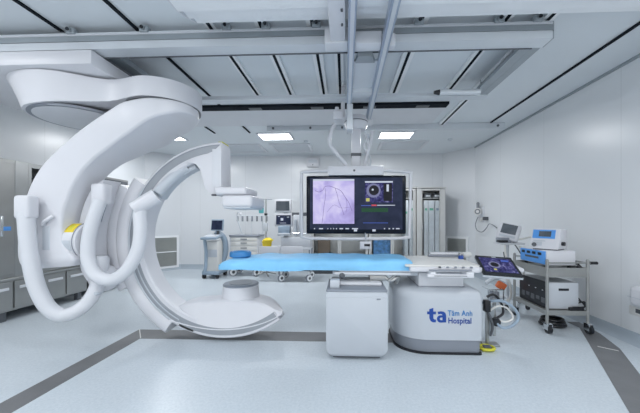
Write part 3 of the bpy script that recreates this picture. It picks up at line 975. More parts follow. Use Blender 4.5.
# hoisting struts under the top
put('strut_mechanism', MB().tube([(.36, 2.80, .72), (.44, 2.79, .66), (.52, 2.80, .70), (.50, 2.83, .63)], .018, 8).box(.24, .40, 2.78, 2.95, .655, .715, .01).cyl((.42, 2.77, .66), (.48, 2.77, .72), .012), M['steel_l'], pt)
put('hook_knob', MB().ball(at(342, 275.5, 2.72), .028, 12, 8), M['dgrey'], pt)
# lettering
LY = PY0 - .004
SP = pt
p = at(427.5, 322.2, LY)
lz = p.z
tx = p.x
y0_, y1_ = LY - .001, LY + .012
put('logo_letter', MB().prism([(tx + 0.0168, lz + 0.0378), (tx + 0.0294, lz + 0.0101), (tx + 0.0504, lz), (tx + 0.0773, lz), (tx + 0.0773, lz + 0.0252), (tx + 0.0605, lz + 0.0277), (tx + 0.0538, lz + 0.0386), (tx + 0.0538, lz + 0.0739), (tx + 0.0773, lz + 0.0739), (tx + 0.0773, lz + 0.0991), (tx + 0.0538, lz + 0.0991), (tx + 0.0538, lz + 0.1327), (tx + 0.0168, lz + 0.1218), (tx + 0.0168, lz + 0.0991), (tx - 0.0034, lz + 0.0991), (tx - 0.0034, lz + 0.0739), (tx + 0.0168, lz + 0.0739)], 'xz', y0_, y1_), M['logo'], pt, smooth=0)
ax_ = tx + 0.0865
aw = []
for k in range(13):
    a = math.radians(90 + 15 * k)
    aw.append((ax_ + 0.0319 + 0.0319 * math.cos(a), lz + 0.0319 + 0.0336 * math.sin(a)))
ai = []
for k in range(13):
    a = math.radians(270 - 15 * k)
    ai.append((ax_ + 0.0378 + 0.0118 * math.cos(a), lz + 0.0328 + 0.0118 * math.sin(a)))
put('logo_letter', MB().prism([(ax_ + 0.0504, lz + 0.0655)] + aw + [(ax_ + 0.0504, lz - 0.0017), (ax_ + 0.0504, lz + 0.0185)] + ai + [(ax_ + 0.0504, lz + 0.0470)], 'xz', y0_, y1_)
    .prism([(ax_ + 0.0504, lz), (ax_ + 0.0840, lz), (ax_ + 0.0840, lz + 0.0655), (ax_ + 0.0773, lz + 0.0874), (ax_ + 0.0605, lz + 0.0991), (ax_ + 0.0378, lz + 0.1025), (ax_ + 0.0067, lz + 0.0974), (ax_ + 0.0118, lz + 0.0739), (ax_ + 0.0336, lz + 0.0781), (ax_ + 0.0462, lz + 0.0756), (ax_ + 0.0504, lz + 0.0655)], 'xz', y0_, y1_), M['logo'], pt, smooth=0)
p1 = at(447.6, 315.6, LY)
text_mesh('name_lettering', 'Tâm Anh', .061, M['logo2'], pt, p1 + Vector((0, -.002, 0)), bold=.0003)
p2 = at(447.9, 323.2, LY)
text_mesh('name_lettering', 'Hospital', .064, M['logo'], pt, p2 + Vector((0, -.002, 0)), bold=.0010)

# mattress
mx0, mx1 = at(217.5, 262, 2.74).x, at(413.5, 262, 2.80).x
rr = []
K = 60
for i in range(K + 1):
    u = i / K
    x = mx0 + (mx1 - mx0) * u
    zt = .845 + .028 * min(1, u / .18) + .004 * math.sin(u * 37)
    zt -= .030 * max(0, (u - .965) / .035) ** 2
    endk = min(1, u / .05, (1 - u) / .02) ** .5 if 0 < u < 1 else 0.0
    hw = .268 * (.80 + .20 * min(1, u / .10) ** .6) - .02 * max(0, (u - .96) / .04)
    zb = .785
    zt = zb + (zt - zb) * (.45 + .55 * endk)
    ring = []
    prof = [(-1.0, 0.0), (-1.03, .35), (-1.0, .72), (-.93, .93), (-.8, 1.0), (-.4, 1.02), (0, 1.0), (.4, 1.02), (.8, 1.0), (.93, .93), (1.0, .72), (1.03, .35), (1.0, 0), (.5, -.02), (-.5, -.02)]
    for k, (a, h) in enumerate(prof):
        wob = noise.noise(Vector((x * 3.5, a * 2, h * 2))) * .010
        yv = 2.98 + a * hw + (wob if h > .1 else 0)
        zv = zb + (zt - zb) * h + (wob * .8 if h > .3 else 0)
        if abs(a) >= 1.0 and h < .2 and a < 0:
            zv -= .012 + .014 * abs(math.sin(x * 4.1 + 1)) * (1 if u < .45 else .25)
            yv = 2.98 + a * hw * 1.01 - .004
        ring.append(Vector((x, yv, zv)))
    rr.append(ring)
mt = put('table_mattress', MB().rings(rr), M['blue'], None, smooth=60)
tag(mt, 'long light blue sheeted mattress lying on the patient table', 'mattress')
# folds in the sheet
for pts in ([(353, 266.5), (368, 264.5), (385, 263), (404, 262)], [(300, 268), (318, 265), (333, 264)], [(236, 268), (262, 263), (285, 264)]):
    pass

p = at(240.5, 254, 2.98)
hr = tag(put('head_rest', MB().lathe([(.068, .860), (.098, .860), (.110, .868), (.110, .905), (.100, .918), (.086, .912), (.074, .895), (.068, .880)], (p.x, 2.98, 0), 36), M['blue_d'], None), 'darker blue round head support ring at the left end of the mattress', 'head rest')
put('ring_pad', MB().lathe([(.001, .850), (.07, .850), (.075, .872), (.001, .872)], (p.x, 2.98, 0), 28), M['blue_d'], hr)

# things on the foot end
tr_ = thing('table_side_rail', 'narrow grey rail with dark pad lying along the far foot end of the table', 'rail', (.93, 3.30, .835))
a, b = at(428.5, 258, 3.25), at(458, 258.5, 3.25)
put('rail_bar', MB().box(a.x, b.x, 3.24, 3.29, .836, .862, .006), M['grey'], tr_)
put('rail_top', MB().box(a.x + .02, b.x, 3.235, 3.295, .862, .885, .006), M['white2'], tr_)
p = at(460, 254, 3.2)
rw = thing('gauze_roll', 'small white roll beside the blue cap on the table foot end', 'roll', (p.x, 3.18, .835))
put('roll_body', MB().cyl((p.x, 3.14, .868), (p.x + .10, 3.20, .868), .032), M['cream'], rw)
put('roll_core', MB().cyl((p.x - .003, 3.138, .868), (p.x, 3.14, .868), .012), M['grey'], rw)
tag(put('bottle_cap', MB().lathe([(.001, .835), (.026, .835), (.026, .862), (.02, .87), (.001, .87)], (p.x - .03, 3.10, 0), 16), M['logo']), 'tiny dark blue cap beside the white roll on the table', 'cap')

# tilted touch-screen module on its bracket
tsx = at(498, 266, 2.70)
TS = thing('touchscreen_module', 'tilted black touchscreen at the right end of the table', 'touchscreen', (tsx.x, 2.72, .80))
cs = [at(476, 257.5, 2.86), at(509, 257.5, 2.86), at(520.5, 274.5, 2.60), at(486, 276.5, 2.60)]
ux = (cs[1] - cs[0]).normalized()
uy = ((cs[0] + cs[1]) / 2 - (cs[2] + cs[3]) / 2).normalized()
un = ux.cross(uy).normalized()
cc = (cs[0] + cs[1] + cs[2] + cs[3]) / 4
ux = (ux - uy * ux.dot(uy)).normalized()
un = ux.cross(uy).normalized()
BT = Matrix((ux, uy, un)).transposed()
W_, H_ = .325, (((cs[0] + cs[1]) / 2 - (cs[2] + cs[3]) / 2)).length


def tpt(u, v, n_):
    return cc + ux * (u * W_ / 2) + uy * (v * H_ / 2) + un * n_


sk = .08


def quad(name, pts, n0, n1, m, par, bev=0):
    mb = MB()
    A = [mb.bm.verts.new(tpt(u - v * sk * 0, v, n0)) for u, v in pts]
    B = [mb.bm.verts.new(tpt(u, v, n1)) for u, v in pts]
    mb.bm.faces.new(A)
    mb.bm.faces.new(B)
    for i in range(len(pts)):
        mb.bm.faces.new((A[i], A[(i + 1) % len(pts)], B[(i + 1) % len(pts)], B[i]))
    return put(name, mb, m, par, smooth=0)


quad('module_back', [(-1.03, -1.03), (1.03, -1.03), (1.03, 1.03), (-1.03, 1.03)], -.03, -.012, M['lgrey'], TS)
sc_ = quad('module_body', [(-1, -1), (1, -1), (1, 1), (-1, 1)], -.012, .012, M['black'], TS)
quad('touch_picture', [(-.86, -.80), (.86, -.80), (.86, .78), (-.86, .78)], .012, .0135, M['scr_ivus'], sc_)
mb = MB()
mb.rings([[tpt(0, 0, h) + ux * (math.cos(2 * PI * k / 24) * r - .03) + uy * (math.sin(2 * PI * k / 24) * r) for k in range(24)] for r, h in ((.052, .0135), (.052, .0145))])
put('ring_picture', mb, M['scr_ring'], sc_)
mb = MB()
mb.rings([[tpt(0, 0, h) + ux * (math.cos(2 * PI * k / 24) * r - .03) + uy * (math.sin(2 * PI * k / 24) * r) for k in range(24)] for r, h in ((.036, .0135), (.036, .0155))])
put('ring_core', mb, M['scr_core'], sc_)
quad('touch_mark', [(-.35, -.6), (-.2, -.6), (-.2, -.45), (-.35, -.45)], .0135, .0145, M['scr_yellow'], sc_)
quad('touch_strip', [(.3, .4), (.7, .4), (.7, .6), (.3, .6)], .0135, .0145, M['scr_blue'], sc_)
quad('module_button', [(-.1, .85), (.12, .85), (.12, .95), (-.1, .95)], .012, .014, M['lgrey'], sc_)
put('module_bracket', MB().tube([tpt(.2, 0, -.03), tpt(.4, -.2, -.09), (1.36, 2.78, .74), (1.30, 2.80, .77)], .022, 10), M['white2'], TS)
a = at(500, 279, 2.85)
put('bracket_pad', MB().obox((a.x + .1, 2.95, .77), (.30, .18, .045), Euler((.15, .05, .1)), .02), M['white'], TS)
put('bracket_arm', MB().obox((1.32, 2.96, .79), (.2, .1, .03), None, .01), M['white'], TS)

# ------------------------------------------------------------------ floor cabinet left of the pedestal
ec = thing('equipment_cabinet', 'white rounded floor cabinet standing left of the table pedestal', 'cabinet', (.11, 2.75, 0))
ex0, ex1 = -.168, .378


def ec_poly(z0, z1, r):
    pts = []
    for cxx, czz, a0 in ((ex0 + r, z0 + r, 180), (ex1 - r, z0 + r, 270), (ex1 - .02, z1 - .02, 0), (ex0 + .02, z1 - .02, 90)):
        rad = r if czz < (z0 + z1) / 2 else .02
        for k in range(6):
            a = math.radians(a0 + 18 * k)
            pts.append((cxx + rad * math.cos(a), czz + rad * math.sin(a)))
    return pts


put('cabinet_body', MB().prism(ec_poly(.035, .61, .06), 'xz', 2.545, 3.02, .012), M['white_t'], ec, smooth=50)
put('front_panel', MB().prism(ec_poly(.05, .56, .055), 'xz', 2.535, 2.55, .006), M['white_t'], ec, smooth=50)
put('top_cover', MB().box(ex0 + .0, ex1 - .0, 2.54, 3.03, .606, .628, .008), M['grey'], ec)
put('top_tray', MB().box(ex0 + .03, ex1 - .03, 2.70, 2.98, .628, .660, .012), M['white2'], ec)
put('plinth', MB().box(ex0 + .06, ex1 - .06, 2.60, 2.98, 0, .04), M['dgrey'], ec)
put('latch', MB().obox((ex1 - .08, 2.532, .55), (.035, .008, .012), None, .002), M['grey'], ec)
put('lid_hinge', MB().box(ex0 + .03, ex0 + .12, 2.60, 2.70, .628, .70, .008), M['lgrey'], ec)

# ------------------------------------------------------------------ yellow foot switch, hose stand
fs = thing('foot_switch', 'yellow-guarded foot switch on the floor right of the pedestal', 'foot switch', (1.37, 2.78, 0))
put('switch_guard', MB().tube([(1.30 + .085 * math.cos(a) + .06, 2.80 + .07 * math.sin(a), .03) for a in [k * PI / 8 for k in range(17)]], .016, 8, 3), M['lime'], fs)
put('switch_base', MB().box(1.29, 1.43, 2.75, 2.85, 0, .03, .01), M['lime'], fs)
put('switch_pedal', MB().obox((1.36, 2.79, .045), (.09, .06, .02), Euler((.15, 0, 0)), .006), M['dgrey'], fs)
hn = thing('hose_bracket', 'steel bracket holding looped hoses beside the pedestal', 'bracket', (1.36, 2.90, 0))
each('bracket_post', [(1.315, 1.345, 2.86, 2.885, .02, .46), (1.395, 1.42, 2.88, 2.905, .10, .47)], M['steel_l'], hn, .004)
put('bracket_base', MB().box(1.30, 1.45, 2.86, 2.95, 0, .02, .004), M['steel_l'], hn)
put('bracket_plate', MB().box(1.345, 1.395, 2.875, 2.885, .12, .40), M['alu_d'], hn)
put('bracket_plate', MB().box(1.42, 1.47, 2.885, 2.895, .16, .34), M['lgrey'], hn)
put('side_socket', MB().box(1.276, 1.33, 2.80, 2.86, .36, .47, .006), M['black'], hn)
put('valve_knob', MB().cyl((1.405, 2.84, .25), (1.405, 2.88, .25), .04), M['black'], hn)
put('hose_loop', MB().tube([(1.30, 2.92, .42), (1.36, 2.84, .46), (1.46, 2.83, .46), (1.57, 2.84, .39), (1.61, 2.84, .30), (1.55, 2.84, .22), (1.46, 2.84, .20), (1.41, 2.85, .24)], .014, 8), M['bluegrey'], hn)
put('hose_loop', MB().tube([(1.34, 2.85, .36), (1.42, 2.84, .41), (1.52, 2.86, .38), (1.57, 2.86, .29), (1.50, 2.86, .25), (1.43, 2.86, .27)], .010, 8), M['cream'], hn)
put('hose_loop', MB().tube([(1.31, 2.84, .50), (1.38, 2.84, .52), (1.45, 2.85, .44), (1.47, 2.85, .34), (1.41, 2.85, .29)], .012, 8), M['black'], hn)
put('hose_loop', MB().tube([(1.30, 2.84, .38), (1.34, 2.83, .30), (1.36, 2.83, .20), (1.34, 2.84, .12)], .012, 8), M['dgrey'], hn)

hn.location.x += .075
fs.scale = (.8, .8, .8)

# ------------------------------------------------------------------ patient monitor on a roll stand behind the touchscreen
YP = 4.22
pc = at(510, 235, YP)
bx = at(505, 300, YP).x
pm = thing('patient_monitor', 'white patient monitor with grey screen on a wheeled stand by the right wall', 'monitor', (bx, YP, 0))
rot = Euler((-.50, .22, -.62))
R3 = rot.to_matrix()
mc = at(508.5, 232.5, YP)
mcs = put('monitor_case', MB().obox(mc, (.28, .10, .26), rot, .025), M['white'], pm)
put('monitor_screen', MB().obox(mc + R3 @ Vector((.0, -.052, .03)), (.19, .006, .15), rot, .002), M['scr_grey'], mcs)
put('monitor_keys', MB().obox(mc + R3 @ Vector((.0, -.052, -.085)), (.2, .006, .03), rot, .002), M['lgrey'], mcs)
sx, sy = mc.x + .01, YP + .05
put('stand_pole', MB().cyl((sx, sy, .12), (sx, sy, mc.z - .08), .022), M['alu'], pm)
put('stand_tray', MB().box(sx - .16, sx + .16, sy - .16, sy + .10, .90, .925, .008), M['white2'], pm)
put('stand_module', MB().box(sx - .17, sx - .02, sy - .14, sy, .925, 1.0, .01), M['grey'], pm)
put('module_knob', MB().box(sx - .20, sx - .08, sy - .17, sy - .08, .935, .965, .008), M['black'], pm)
put('cuff_hose', MB().tube([(sx - .02, sy - .12, .97), (sx + .15, sy - .14, .985), (sx + .3, sy - .05, 1.0), (sx + .42, sy - .12, .95)], .014, 8), M['cream'], pm)
put('cuff_hose', MB().tube([(sx - .1, sy - .12, .93), (sx - .12, sy - .18, .75), (sx - .05, sy - .2, .55), (sx + .08, sy - .2, .45), (sx + .12, sy - .2, .6), (sx + .1, sy - .14, .88)], .014, 8), M['cream'], pm)
put('sensor_lead', MB().tube([(sx + .02, sy - .12, .93), (sx + .1, sy - .2, .7), (sx + .02, sy - .22, .45), (sx - .1, sy - .2, .5), (sx - .14, sy - .16, .8)], .008, 6), M['dgrey'], pm)
put('orange_cuff', MB().obox(at(501, 285.5, 4.02), (.13, .06, .10), Euler((.2, .5, .1)), .02), M['orange'], pm)
q = at(493.5, 294, 4.02)
wb = put('basket_floor', MB().box(q.x - .10, q.x + .10, q.y - .08, q.y + .12, q.z - .09, q.z - .08), M['chrome'], pm, smooth=0)
each('basket_wire', [(q.x - .10, q.x + .10, q.y - .08, q.y - .07, q.z + .07, q.z + .085), (q.x - .10, q.x - .088, q.y - .08, q.y - .07, q.z - .08, q.z + .07), (q.x + .088, q.x + .10, q.y - .08, q.y - .07, q.z - .08, q.z + .07), (q.x - .01, q.x + .002, q.y - .08, q.y - .07, q.z - .08, q.z + .07), (q.x - .10, q.x - .088, q.y - .07, q.y + .12, q.z + .07, q.z + .085), (q.x + .088, q.x + .10, q.y - .07, q.y + .12, q.z + .07, q.z + .085)], M['chrome'], wb)
put('basket_bottle', MB().cyl((q.x - .04, q.y, q.z - .08), (q.x - .04, q.y, q.z + .05), .035).box(q.x + .02, q.x + .08, q.y, q.y + .06, q.z - .08, q.z + .03), M['grey'], wb)
put('white_hose', MB().tube([at(504, 272, 4.05), at(508, 280, 4.0), at(511, 290, 3.98), at(510, 298, 3.98), at(505, 303, 4.0), at(499, 303, 4.05)], .018, 8), M['cream'], pm)
put('grey_arm', MB().tube([at(486, 283, 4.0), at(492, 279, 4.0), at(499, 277, 4.02), at(506, 276, 4.1)], .03, 8), M['lgrey'], pm)
for k in range(5):
    a = 2 * PI * k / 5 + .4
    lg = put('stand_foot', MB().cyl((sx, sy, .12), (sx + .26 * math.cos(a), sy + .26 * math.sin(a), .075), .02, .014), M['alu'], pm)
    put('caster', MB().cyl((sx + .26 * math.cos(a) - .012, sy + .26 * math.sin(a), .036), (sx + .26 * math.cos(a) + .012, sy + .26 * math.sin(a), .036), .036), M['black'], lg)

# ------------------------------------------------------------------ steel cart on the right
CX0, CX1, CY0, CY1 = 2.24, 2.675, 3.25, 3.86
ct = thing('equipment_cart', 'steel two-shelf equipment cart against the right wall', 'cart', (2.49, 3.55, 0))
for x, y in ((CX0, CY0), (CX1, CY0), (CX0, CY1), (CX1, CY1)):
    ps = put('post', MB().cyl((x, y, .10), (x, y, .80), .016, n=14).ball((x, y, .80), .017, 10, 6), M['cart'], ct)
    put('caster', MB().cyl((x - .016, y - .02, .05), (x + .016, y - .02, .05), .05, n=20), M['black'], ps)
    put('caster_fork', MB().box(x - .026, x - .018, y - .05, y + .02, .04, .11).box(x + .018, x + .026, y - .05, y + .02, .04, .11).box(x - .026, x + .026, y - .03, y + .02, .10, .115), M['chrome'], ps)
put('top_shelf', MB().box(CX0, CX1, CY0, CY1, .67, .685).box(CX0, CX1, CY0 - .006, CY0 + .006, .615, .72).box(CX0 - .006, CX0 + .006, CY0, CY1, .615, .72).box(CX1 - .006, CX1 + .006, CY0, CY1, .615, .72).box(CX0, CX1, CY1 - .006, CY1 + .006, .615, .72), M['cart'], ct, smooth=0)
put('lower_shelf', MB().box(CX0, CX1, CY0, CY1, .225, .24).box(CX0, CX1, CY0 - .006, CY0 + .006, .195, .245).box(CX0 - .006, CX0 + .006, CY0, CY1, .195, .245).box(CX1 - .006, CX1 + .006, CY0, CY1, .195, .245), M['cart'], ct, smooth=0)
put('gallery_rail', MB().cyl((CX0, CY0, .775), (CX1 + .03, CY0, .775), .008, n=10).cyl((CX1, CY0, .775), (CX1, CY1, .775), .008, n=10).cyl((CX0, CY1, .775), (CX1, CY1, .775), .008, n=10), M['cart'], ct)
put('push_handle', MB().cyl((CX1 + .03, CY0, .775), (CX1 + .10, CY0, .775), .017, n=14), M['black'], ct)

# lower blue-fronted generator: blue face looks towards the table
d1 = thing('pump_console', 'long white console with blue switch panel on the cart top shelf', 'medical device', (2.48, 3.60, .72), 0)
gx0, gx1, gy0, gy1 = 2.27, 2.59, 3.30, 3.78
put('console_case', MB().box(gx0, gx1, gy0, gy1, .735, .905, .014), M['white'], d1)
bf = put('blue_panel', MB().box(gx0 - .012, gx0 + .004, gy0 + .015, gy1 - .015, .745, .895, .006), M['blue_p'], d1)
for k in range(4):
    y = gy0 + .07 + k * .10
    put('panel_switch', MB().box(gx0 - .017, gx0 - .011, y, y + .055, .845, .875), M['black'], bf, smooth=0)
put('panel_slot', MB().box(gx0 - .016, gx0 - .011, gy0 + .12, gy0 + .36, .80, .822), M['dgrey'], bf, smooth=0)
for x in (gx0 + .04, gx1 - .04):
    for y in (gy0 + .05, gy1 - .05):
        put('foot', MB().cyl((x, y, .686), (x, y, .737), .018, n=12), M['black'], d1)

# upper device, turned slightly
d2 = thing('flow_controller', 'small white device with blue display stacked on the white console', 'medical device', (2.425, 3.47, .905), .62)
prof = [(-.15, .012), (.15, .012), (.15, .235), (-.06, .235), (-.11, .20)]
cs2 = put('device_case', MB().prism([(-.16, .012), (.10, .012), (.10, .24), (-.085, .24)], 'xz', -.135, .15, .012), M['white'], d2, local=True)
sl_ = (.24 - .012) / (.16 - .085)


def d2face(name, y0, y1, z0, z1, m, lift=.004, par=None):
    mb = MB()
    nx, nz = -.95, .31

    def xx(z):
        return -.16 + (z - .012) / sl_
    A = [Vector((xx(z), y, z)) for y, z in ((y0, z0), (y1, z0), (y1, z1), (y0, z1))]
    B = [v + Vector((nx * lift, 0, nz * lift)) for v in A]
    mb.rings([A, B])
    return put(name, mb, m, par or d2, local=True, smooth=0)


bp_ = d2face('blue_display', -.09, .135, .13, .228, M['blue_p'], .005)
d2face('display_window', -.05, .07, .15, .212, M['scr_grey'], .008, bp_)
d2face('label_strip', .0, .12, .095, .108, M['lgrey'], .003)
d2face('ring_label', .03, .13, .045, .09, M['lgrey'], .003)
mb = MB()
mb.cyl((-.15, .105, .055), (-.160, .105, .058), .024, n=18)
put('dial', mb, M['dgrey'], d2, local=True)
put('side_knob', MB().cyl((-.06, -.165, .075), (-.06, -.134, .075), .022, n=16), M['black'], d2, local=True)
put('foot', MB().box(-.12, .08, -.11, .13, 0, .014), M['dgrey'], d2, local=True)
for pts in ([(2.67, 3.42, .86), (2.72, 3.38, .82), (2.74, 3.32, .76), (2.69, 3.29, .71)],):
    pass
cb = thing('cable_bundle', 'tangle of black cables at the right end of the cart top shelf', 'cable', (2.66, 3.45, .69))
for k in range(5):
    z = .70 + k * .012
    put('cable', MB().tube([(2.595, 3.55, .80 - .02 * k), (2.63, 3.42 - .02 * k, .79 - .01 * k), (2.655, 3.31 + .01 * k, .72 + .004 * k), (2.625 - .01 * k, 3.28, .706 + .006 * k), (2.602, 3.29, .70)], .008, 8), M['black'], cb)

d3 = thing('power_unit', 'large black-fronted grey unit on the lower shelf of the steel cart', 'medical device', (2.5, 3.55, .24))
put('unit_case', MB().box(2.285, 2.62, 3.30, 3.80, .25, .545, .008), M['lgrey'], d3)
bf = put('black_front', MB().box(2.272, 2.288, 3.295, 3.805, .245, .55, .006), M['black'], d3)
for k in range(5):
    put('front_module', MB().box(2.268, 2.273, 3.33 + k * .09, 3.39 + k * .09, .30 + .02 * (k % 2), .36), M['dgrey'], bf, smooth=0)
for k in range(3):
    put('front_lamp', MB().box(2.267, 2.273, 3.36 + k * .12, 3.375 + k * .12, .44, .45), M['lgrey'], bf, smooth=0)
put('side_slot', MB().box(2.40, 2.51, 3.296, 3.302, .455, .48), M['black'], d3, smooth=0)
cb2 = thing('power_strip', 'black power strip with cables on the lower cart shelf', 'power strip', (2.62, 3.29, .24))
put('strip_body', MB().box(2.50, 2.65, 3.262, 3.296, .241, .275, .006), M['black'], cb2)
for k in range(3):
    put('strip_cable', MB().tube([(2.66, 3.36, .30 + .03 * k), (2.69, 3.31, .33 - .02 * k), (2.67, 3.285, .28), (2.60 - .03 * k, 3.28, .277)], .007, 8), M['black'], cb2)
cl = thing('cable_coil', 'coil of thick black cable on the floor under the cart', 'cable', (2.5, 3.5, 0))
for k in range(3):
    put('cable_turn', MB().tube([(2.46 + (.13 - .012 * k) * math.cos(a), 3.48 + (.11 - .01 * k) * math.sin(a), .022 + .03 * k) for a in [j * PI / 10 for j in range(21)]], .015, 8, 2), M['black'], cl)

# ------------------------------------------------------------------ right wall fittings
p = atx(640, 296, 2.90)
wd = thing('wall_dispenser', 'rounded white wall unit at the right edge of the picture', 'wall unit', (XR, p.y, p.z))
put('unit_body', MB().box(XR - .12, XR, p.y - .42, atx(629.5, 296, XR - .1).y, p.z - .10, p.z + .10, .045, 4), M['white'], wd, smooth=50)
put('unit_seam', MB().box(XR - .122, XR - .02, p.y - .40, atx(629.5, 296, XR - .1).y + .002, p.z - .014, p.z - .008), M['lgrey'], wd, smooth=0)
p = atx(635, 311, XR)
so = thing('wall_socket', 'cream socket plate under the rounded white wall unit', 'socket', (XR, p.y, p.z))
put('socket_plate', MB().box(XR - .012, XR, p.y - .2, p.y + .05, p.z - .04, p.z + .045, .004), M['cream'], so)
put('socket_hole', MB().box(XR - .015, XR - .011, p.y - .10, p.y - .02, p.z - .01, p.z + .03), M['dgrey'], so, smooth=0)

# suction regulator and cord in the back-right corner
p = atx(477, 213, 2.84)
rg = thing('suction_regulator', 'round gas regulator with drooping cord on the right wall', 'regulator', (XR, p.y, p.z))
put('wall_plate', MB().box(XR - .02, XR, p.y - .12, p.y + .12, p.z - .18, p.z + .14, .005), M['white2'], rg)
gd_ = Vector((-.55, -.83, 0))
c = p + Vector((.02, 0, .03))
put('regulator_body', MB().box(XR - .12, XR - .02, p.y - .03, p.y + .03, p.z - .03, p.z + .06, .008), M['chrome'], rg)
put('gauge', MB().cyl(c, c + gd_ * .05, .075), M['cream'], rg)
put('gauge_face', MB().cyl(c + gd_ * .05, c + gd_ * .053, .058), M['gmid'], rg)
put('gauge_hub', MB().cyl(c + gd_ * .053, c + gd_ * .060, .03), M['cream'], rg)
put('valve', MB().cyl(c + Vector((0, 0, .08)), c + Vector((0, 0, .17)), .03).ball(c + Vector((0, 0, .17)), .034, 10, 6), M['gmid'], rg)
put('outlet', MB().cyl((XR - .05, p.y - .05, p.z - .14), (XR, p.y - .05, p.z - .14), .04), M['cream'], rg)
put('cord', MB().tube([atx(x, y, X) for x, y, X in ((478, 217, 2.84), (475.5, 224, 2.85), (477, 230, 2.86), (482, 232, 2.87), (486.5, 228, 2.87), (489, 224, 2.88), (493, 225, 2.88), (497, 228, 2.89))], .009, 8), M['gmid'], rg)
q = atx(484.5, 218.5, 2.88)
put('cord_hook', MB().obox((XR - .04, q.y, q.z), (.08, .10, .07), None, .01), M['dgrey'], rg)
put('hook_arm', MB().tube([c + Vector((.03, 0, -.02)), q], .012, 8), M['lgrey'], rg)

# ------------------------------------------------------------------ back-wall vents and small boxes


def vent(name_label, c0, c1, f0, f1, z0, z1):
    a, b = Vector(c0), Vector(c1)
    d = (b - a)
    nrm = Vector((d.y, -d.x)).normalized()
    ang = math.atan2(d.y, d.x)
    p, q = a + d * f0, a + d * f1
    mid = (p + q) / 2
    L = (q - p).length
    t = thing('wall_vent', name_label, 'vent', (mid.x, mid.y, z0), ang, 'return air vents')
    mb = MB().box(-L / 2, L / 2, -.025, 0, 0, .05).box(-L / 2, L / 2, -.025, 0, z1 - z0 - .05, z1 - z0).box(-L / 2, -L / 2 + .05, -.025, 0, .05, z1 - z0 - .05).box(L / 2 - .05, L / 2, -.025, 0, .05, z1 - z0 - .05)
    mb.box(-L / 2 + .05, L / 2 - .05, -.024, 0, (z1 - z0) / 2 - .012, (z1 - z0) / 2 + .012)
    put('vent_frame', mb, M['rail_w'], t, local=True, smooth=0)
    mb = MB().box(-L / 2 + .05, L / 2 - .05, -.003, 0, .05, z1 - z0 - .05)
    k = .06
    while k < z1 - z0 - .06:
        mb.obox((0, -.010, k), (L - .1, .016, .004), Euler((.6, 0, 0)))
        k += .02
    put('vent_louvres', mb, M['dial'], t, local=True, smooth=0)
    return t


vent('white-framed return air vent low on the wall inside the C-ring', CL[0], CL[1], .20, .93, .05, .86)
vent('white-framed return air vent low on the wall right of the glass cabinets', CR[0], CR[1], .10, .80, .12, .86)
a, b = at(307, 158, YB - .05), at(319, 167, YB - .05)
eb = thing('wall_speaker', 'small white box high on the back wall left of the monitor arm', 'speaker', ((a.x + b.x) / 2, YB, b.z))
put('speaker_case', MB().box(a.x, b.x, YB - .09, YB, b.z, a.z, .015), M['white'], eb)
put('speaker_grille', MB().box(a.x + .04, b.x - .04, YB - .095, YB - .089, b.z + .10, a.z - .05), M['lgrey'], eb)
put('speaker_lamp', MB().cyl(((a.x + b.x) / 2, YB - .097, b.z + .05), ((a.x + b.x) / 2, YB - .09, b.z + .05), .014, n=12), M['dgrey'], eb)

# ------------------------------------------------------------------ steel cabinets on the left wall
cbx = thing('steel_cabinet', 'tall stainless steel storage cabinet behind the support arm at left', 'cabinet', (-4.45, 3.7, 0))
FX = -4.15
Y0, Y1, Y2 = 2.2, 3.46, 4.43
put('base_carcass', MB().box(XL + .01, FX, Y0, Y2, .12, .505, .004), M['steel'], cbx, smooth=0)
put('counter', MB().box(XL + .01, FX + .03, Y0, Y2, .505, .53, .004), M['steel_l'], cbx, smooth=0)
put('upper_carcass', MB().box(XL + .01, XL + .03, Y1 + .1, Y2, .53, 2.0).box(XL + .01, FX - .02, Y2 - .02, Y2, .53, 2.0).box(XL + .01, FX - .02, Y1 + .1, Y2, 1.96, 2.0).box(XL + .01, FX - .04, Y1 + .1, Y2, .53, .55), M['steel'], cbx, smooth=0)
put('side_pillar', MB().box(XL + .01, FX, Y1 - .03, Y1 + .12, .53, 2.0, .004), M['steel_l'], cbx, smooth=0)
put('tall_carcass', MB().box(XL + .01, FX, Y0, Y1 - .03, .53, 2.0, .004), M['steel'], cbx, smooth=0)
dr = put('tall_door', MB().box(FX, FX + .02, 2.9, Y1 - .06, .58, 1.95, .004), M['steel'], cbx, smooth=0)
put('door_handle', MB().box(FX + .02, FX + .05, Y1 - .22, Y1 - .19, 1.05, 1.30, .006), M['chrome'], dr)
put('blue_latch', MB().box(FX + .02, FX + .035, Y1 - .20, Y1 - .10, 1.12, 1.17, .004), M['blue_p'], dr)
put('tall_door', MB().box(FX, FX + .02, Y0 + .02, 2.88, .58, 1.95, .004), M['steel'], cbx, smooth=0)
for k, z in enumerate((.98, 1.42, 1.72)):
    put('shelf', MB().box(XL + .03, FX - .04, Y1 + .12, Y2 - .02, z - .02, z), M['steel_l'], cbx, smooth=0)
gd = put('glass_door', MB().box(FX - .02, FX, Y1 + .12, Y1 + .16, .54, 1.99).box(FX - .02, FX, Y2 - .04, Y2, .54, 1.99).box(FX - .02, FX, Y1 + .16, Y2 - .04, 1.94, 1.99).box(FX - .02, FX, Y1 + .16, Y2 - .04, .54, .59), M['steel_l'], cbx, smooth=0)
put('pane', MB().box(FX - .012, FX - .008, Y1 + .16, Y2 - .04, .59, 1.94), M['glass'], gd, smooth=0)
ys = [2.4, 2.9, 3.4, 3.75, 4.07, 4.40]
for k in range(5):
    d = put('drawer', MB().box(FX, FX + .02, ys[k] + .012, ys[k + 1] - .012, .15, .485, .004), M['steel'], cbx, smooth=0)
    put('drawer_pull', MB().box(FX + .02, FX + .036, ys[k] + .06, ys[k + 1] - .06, .385, .42, .004), M['white2'], d)
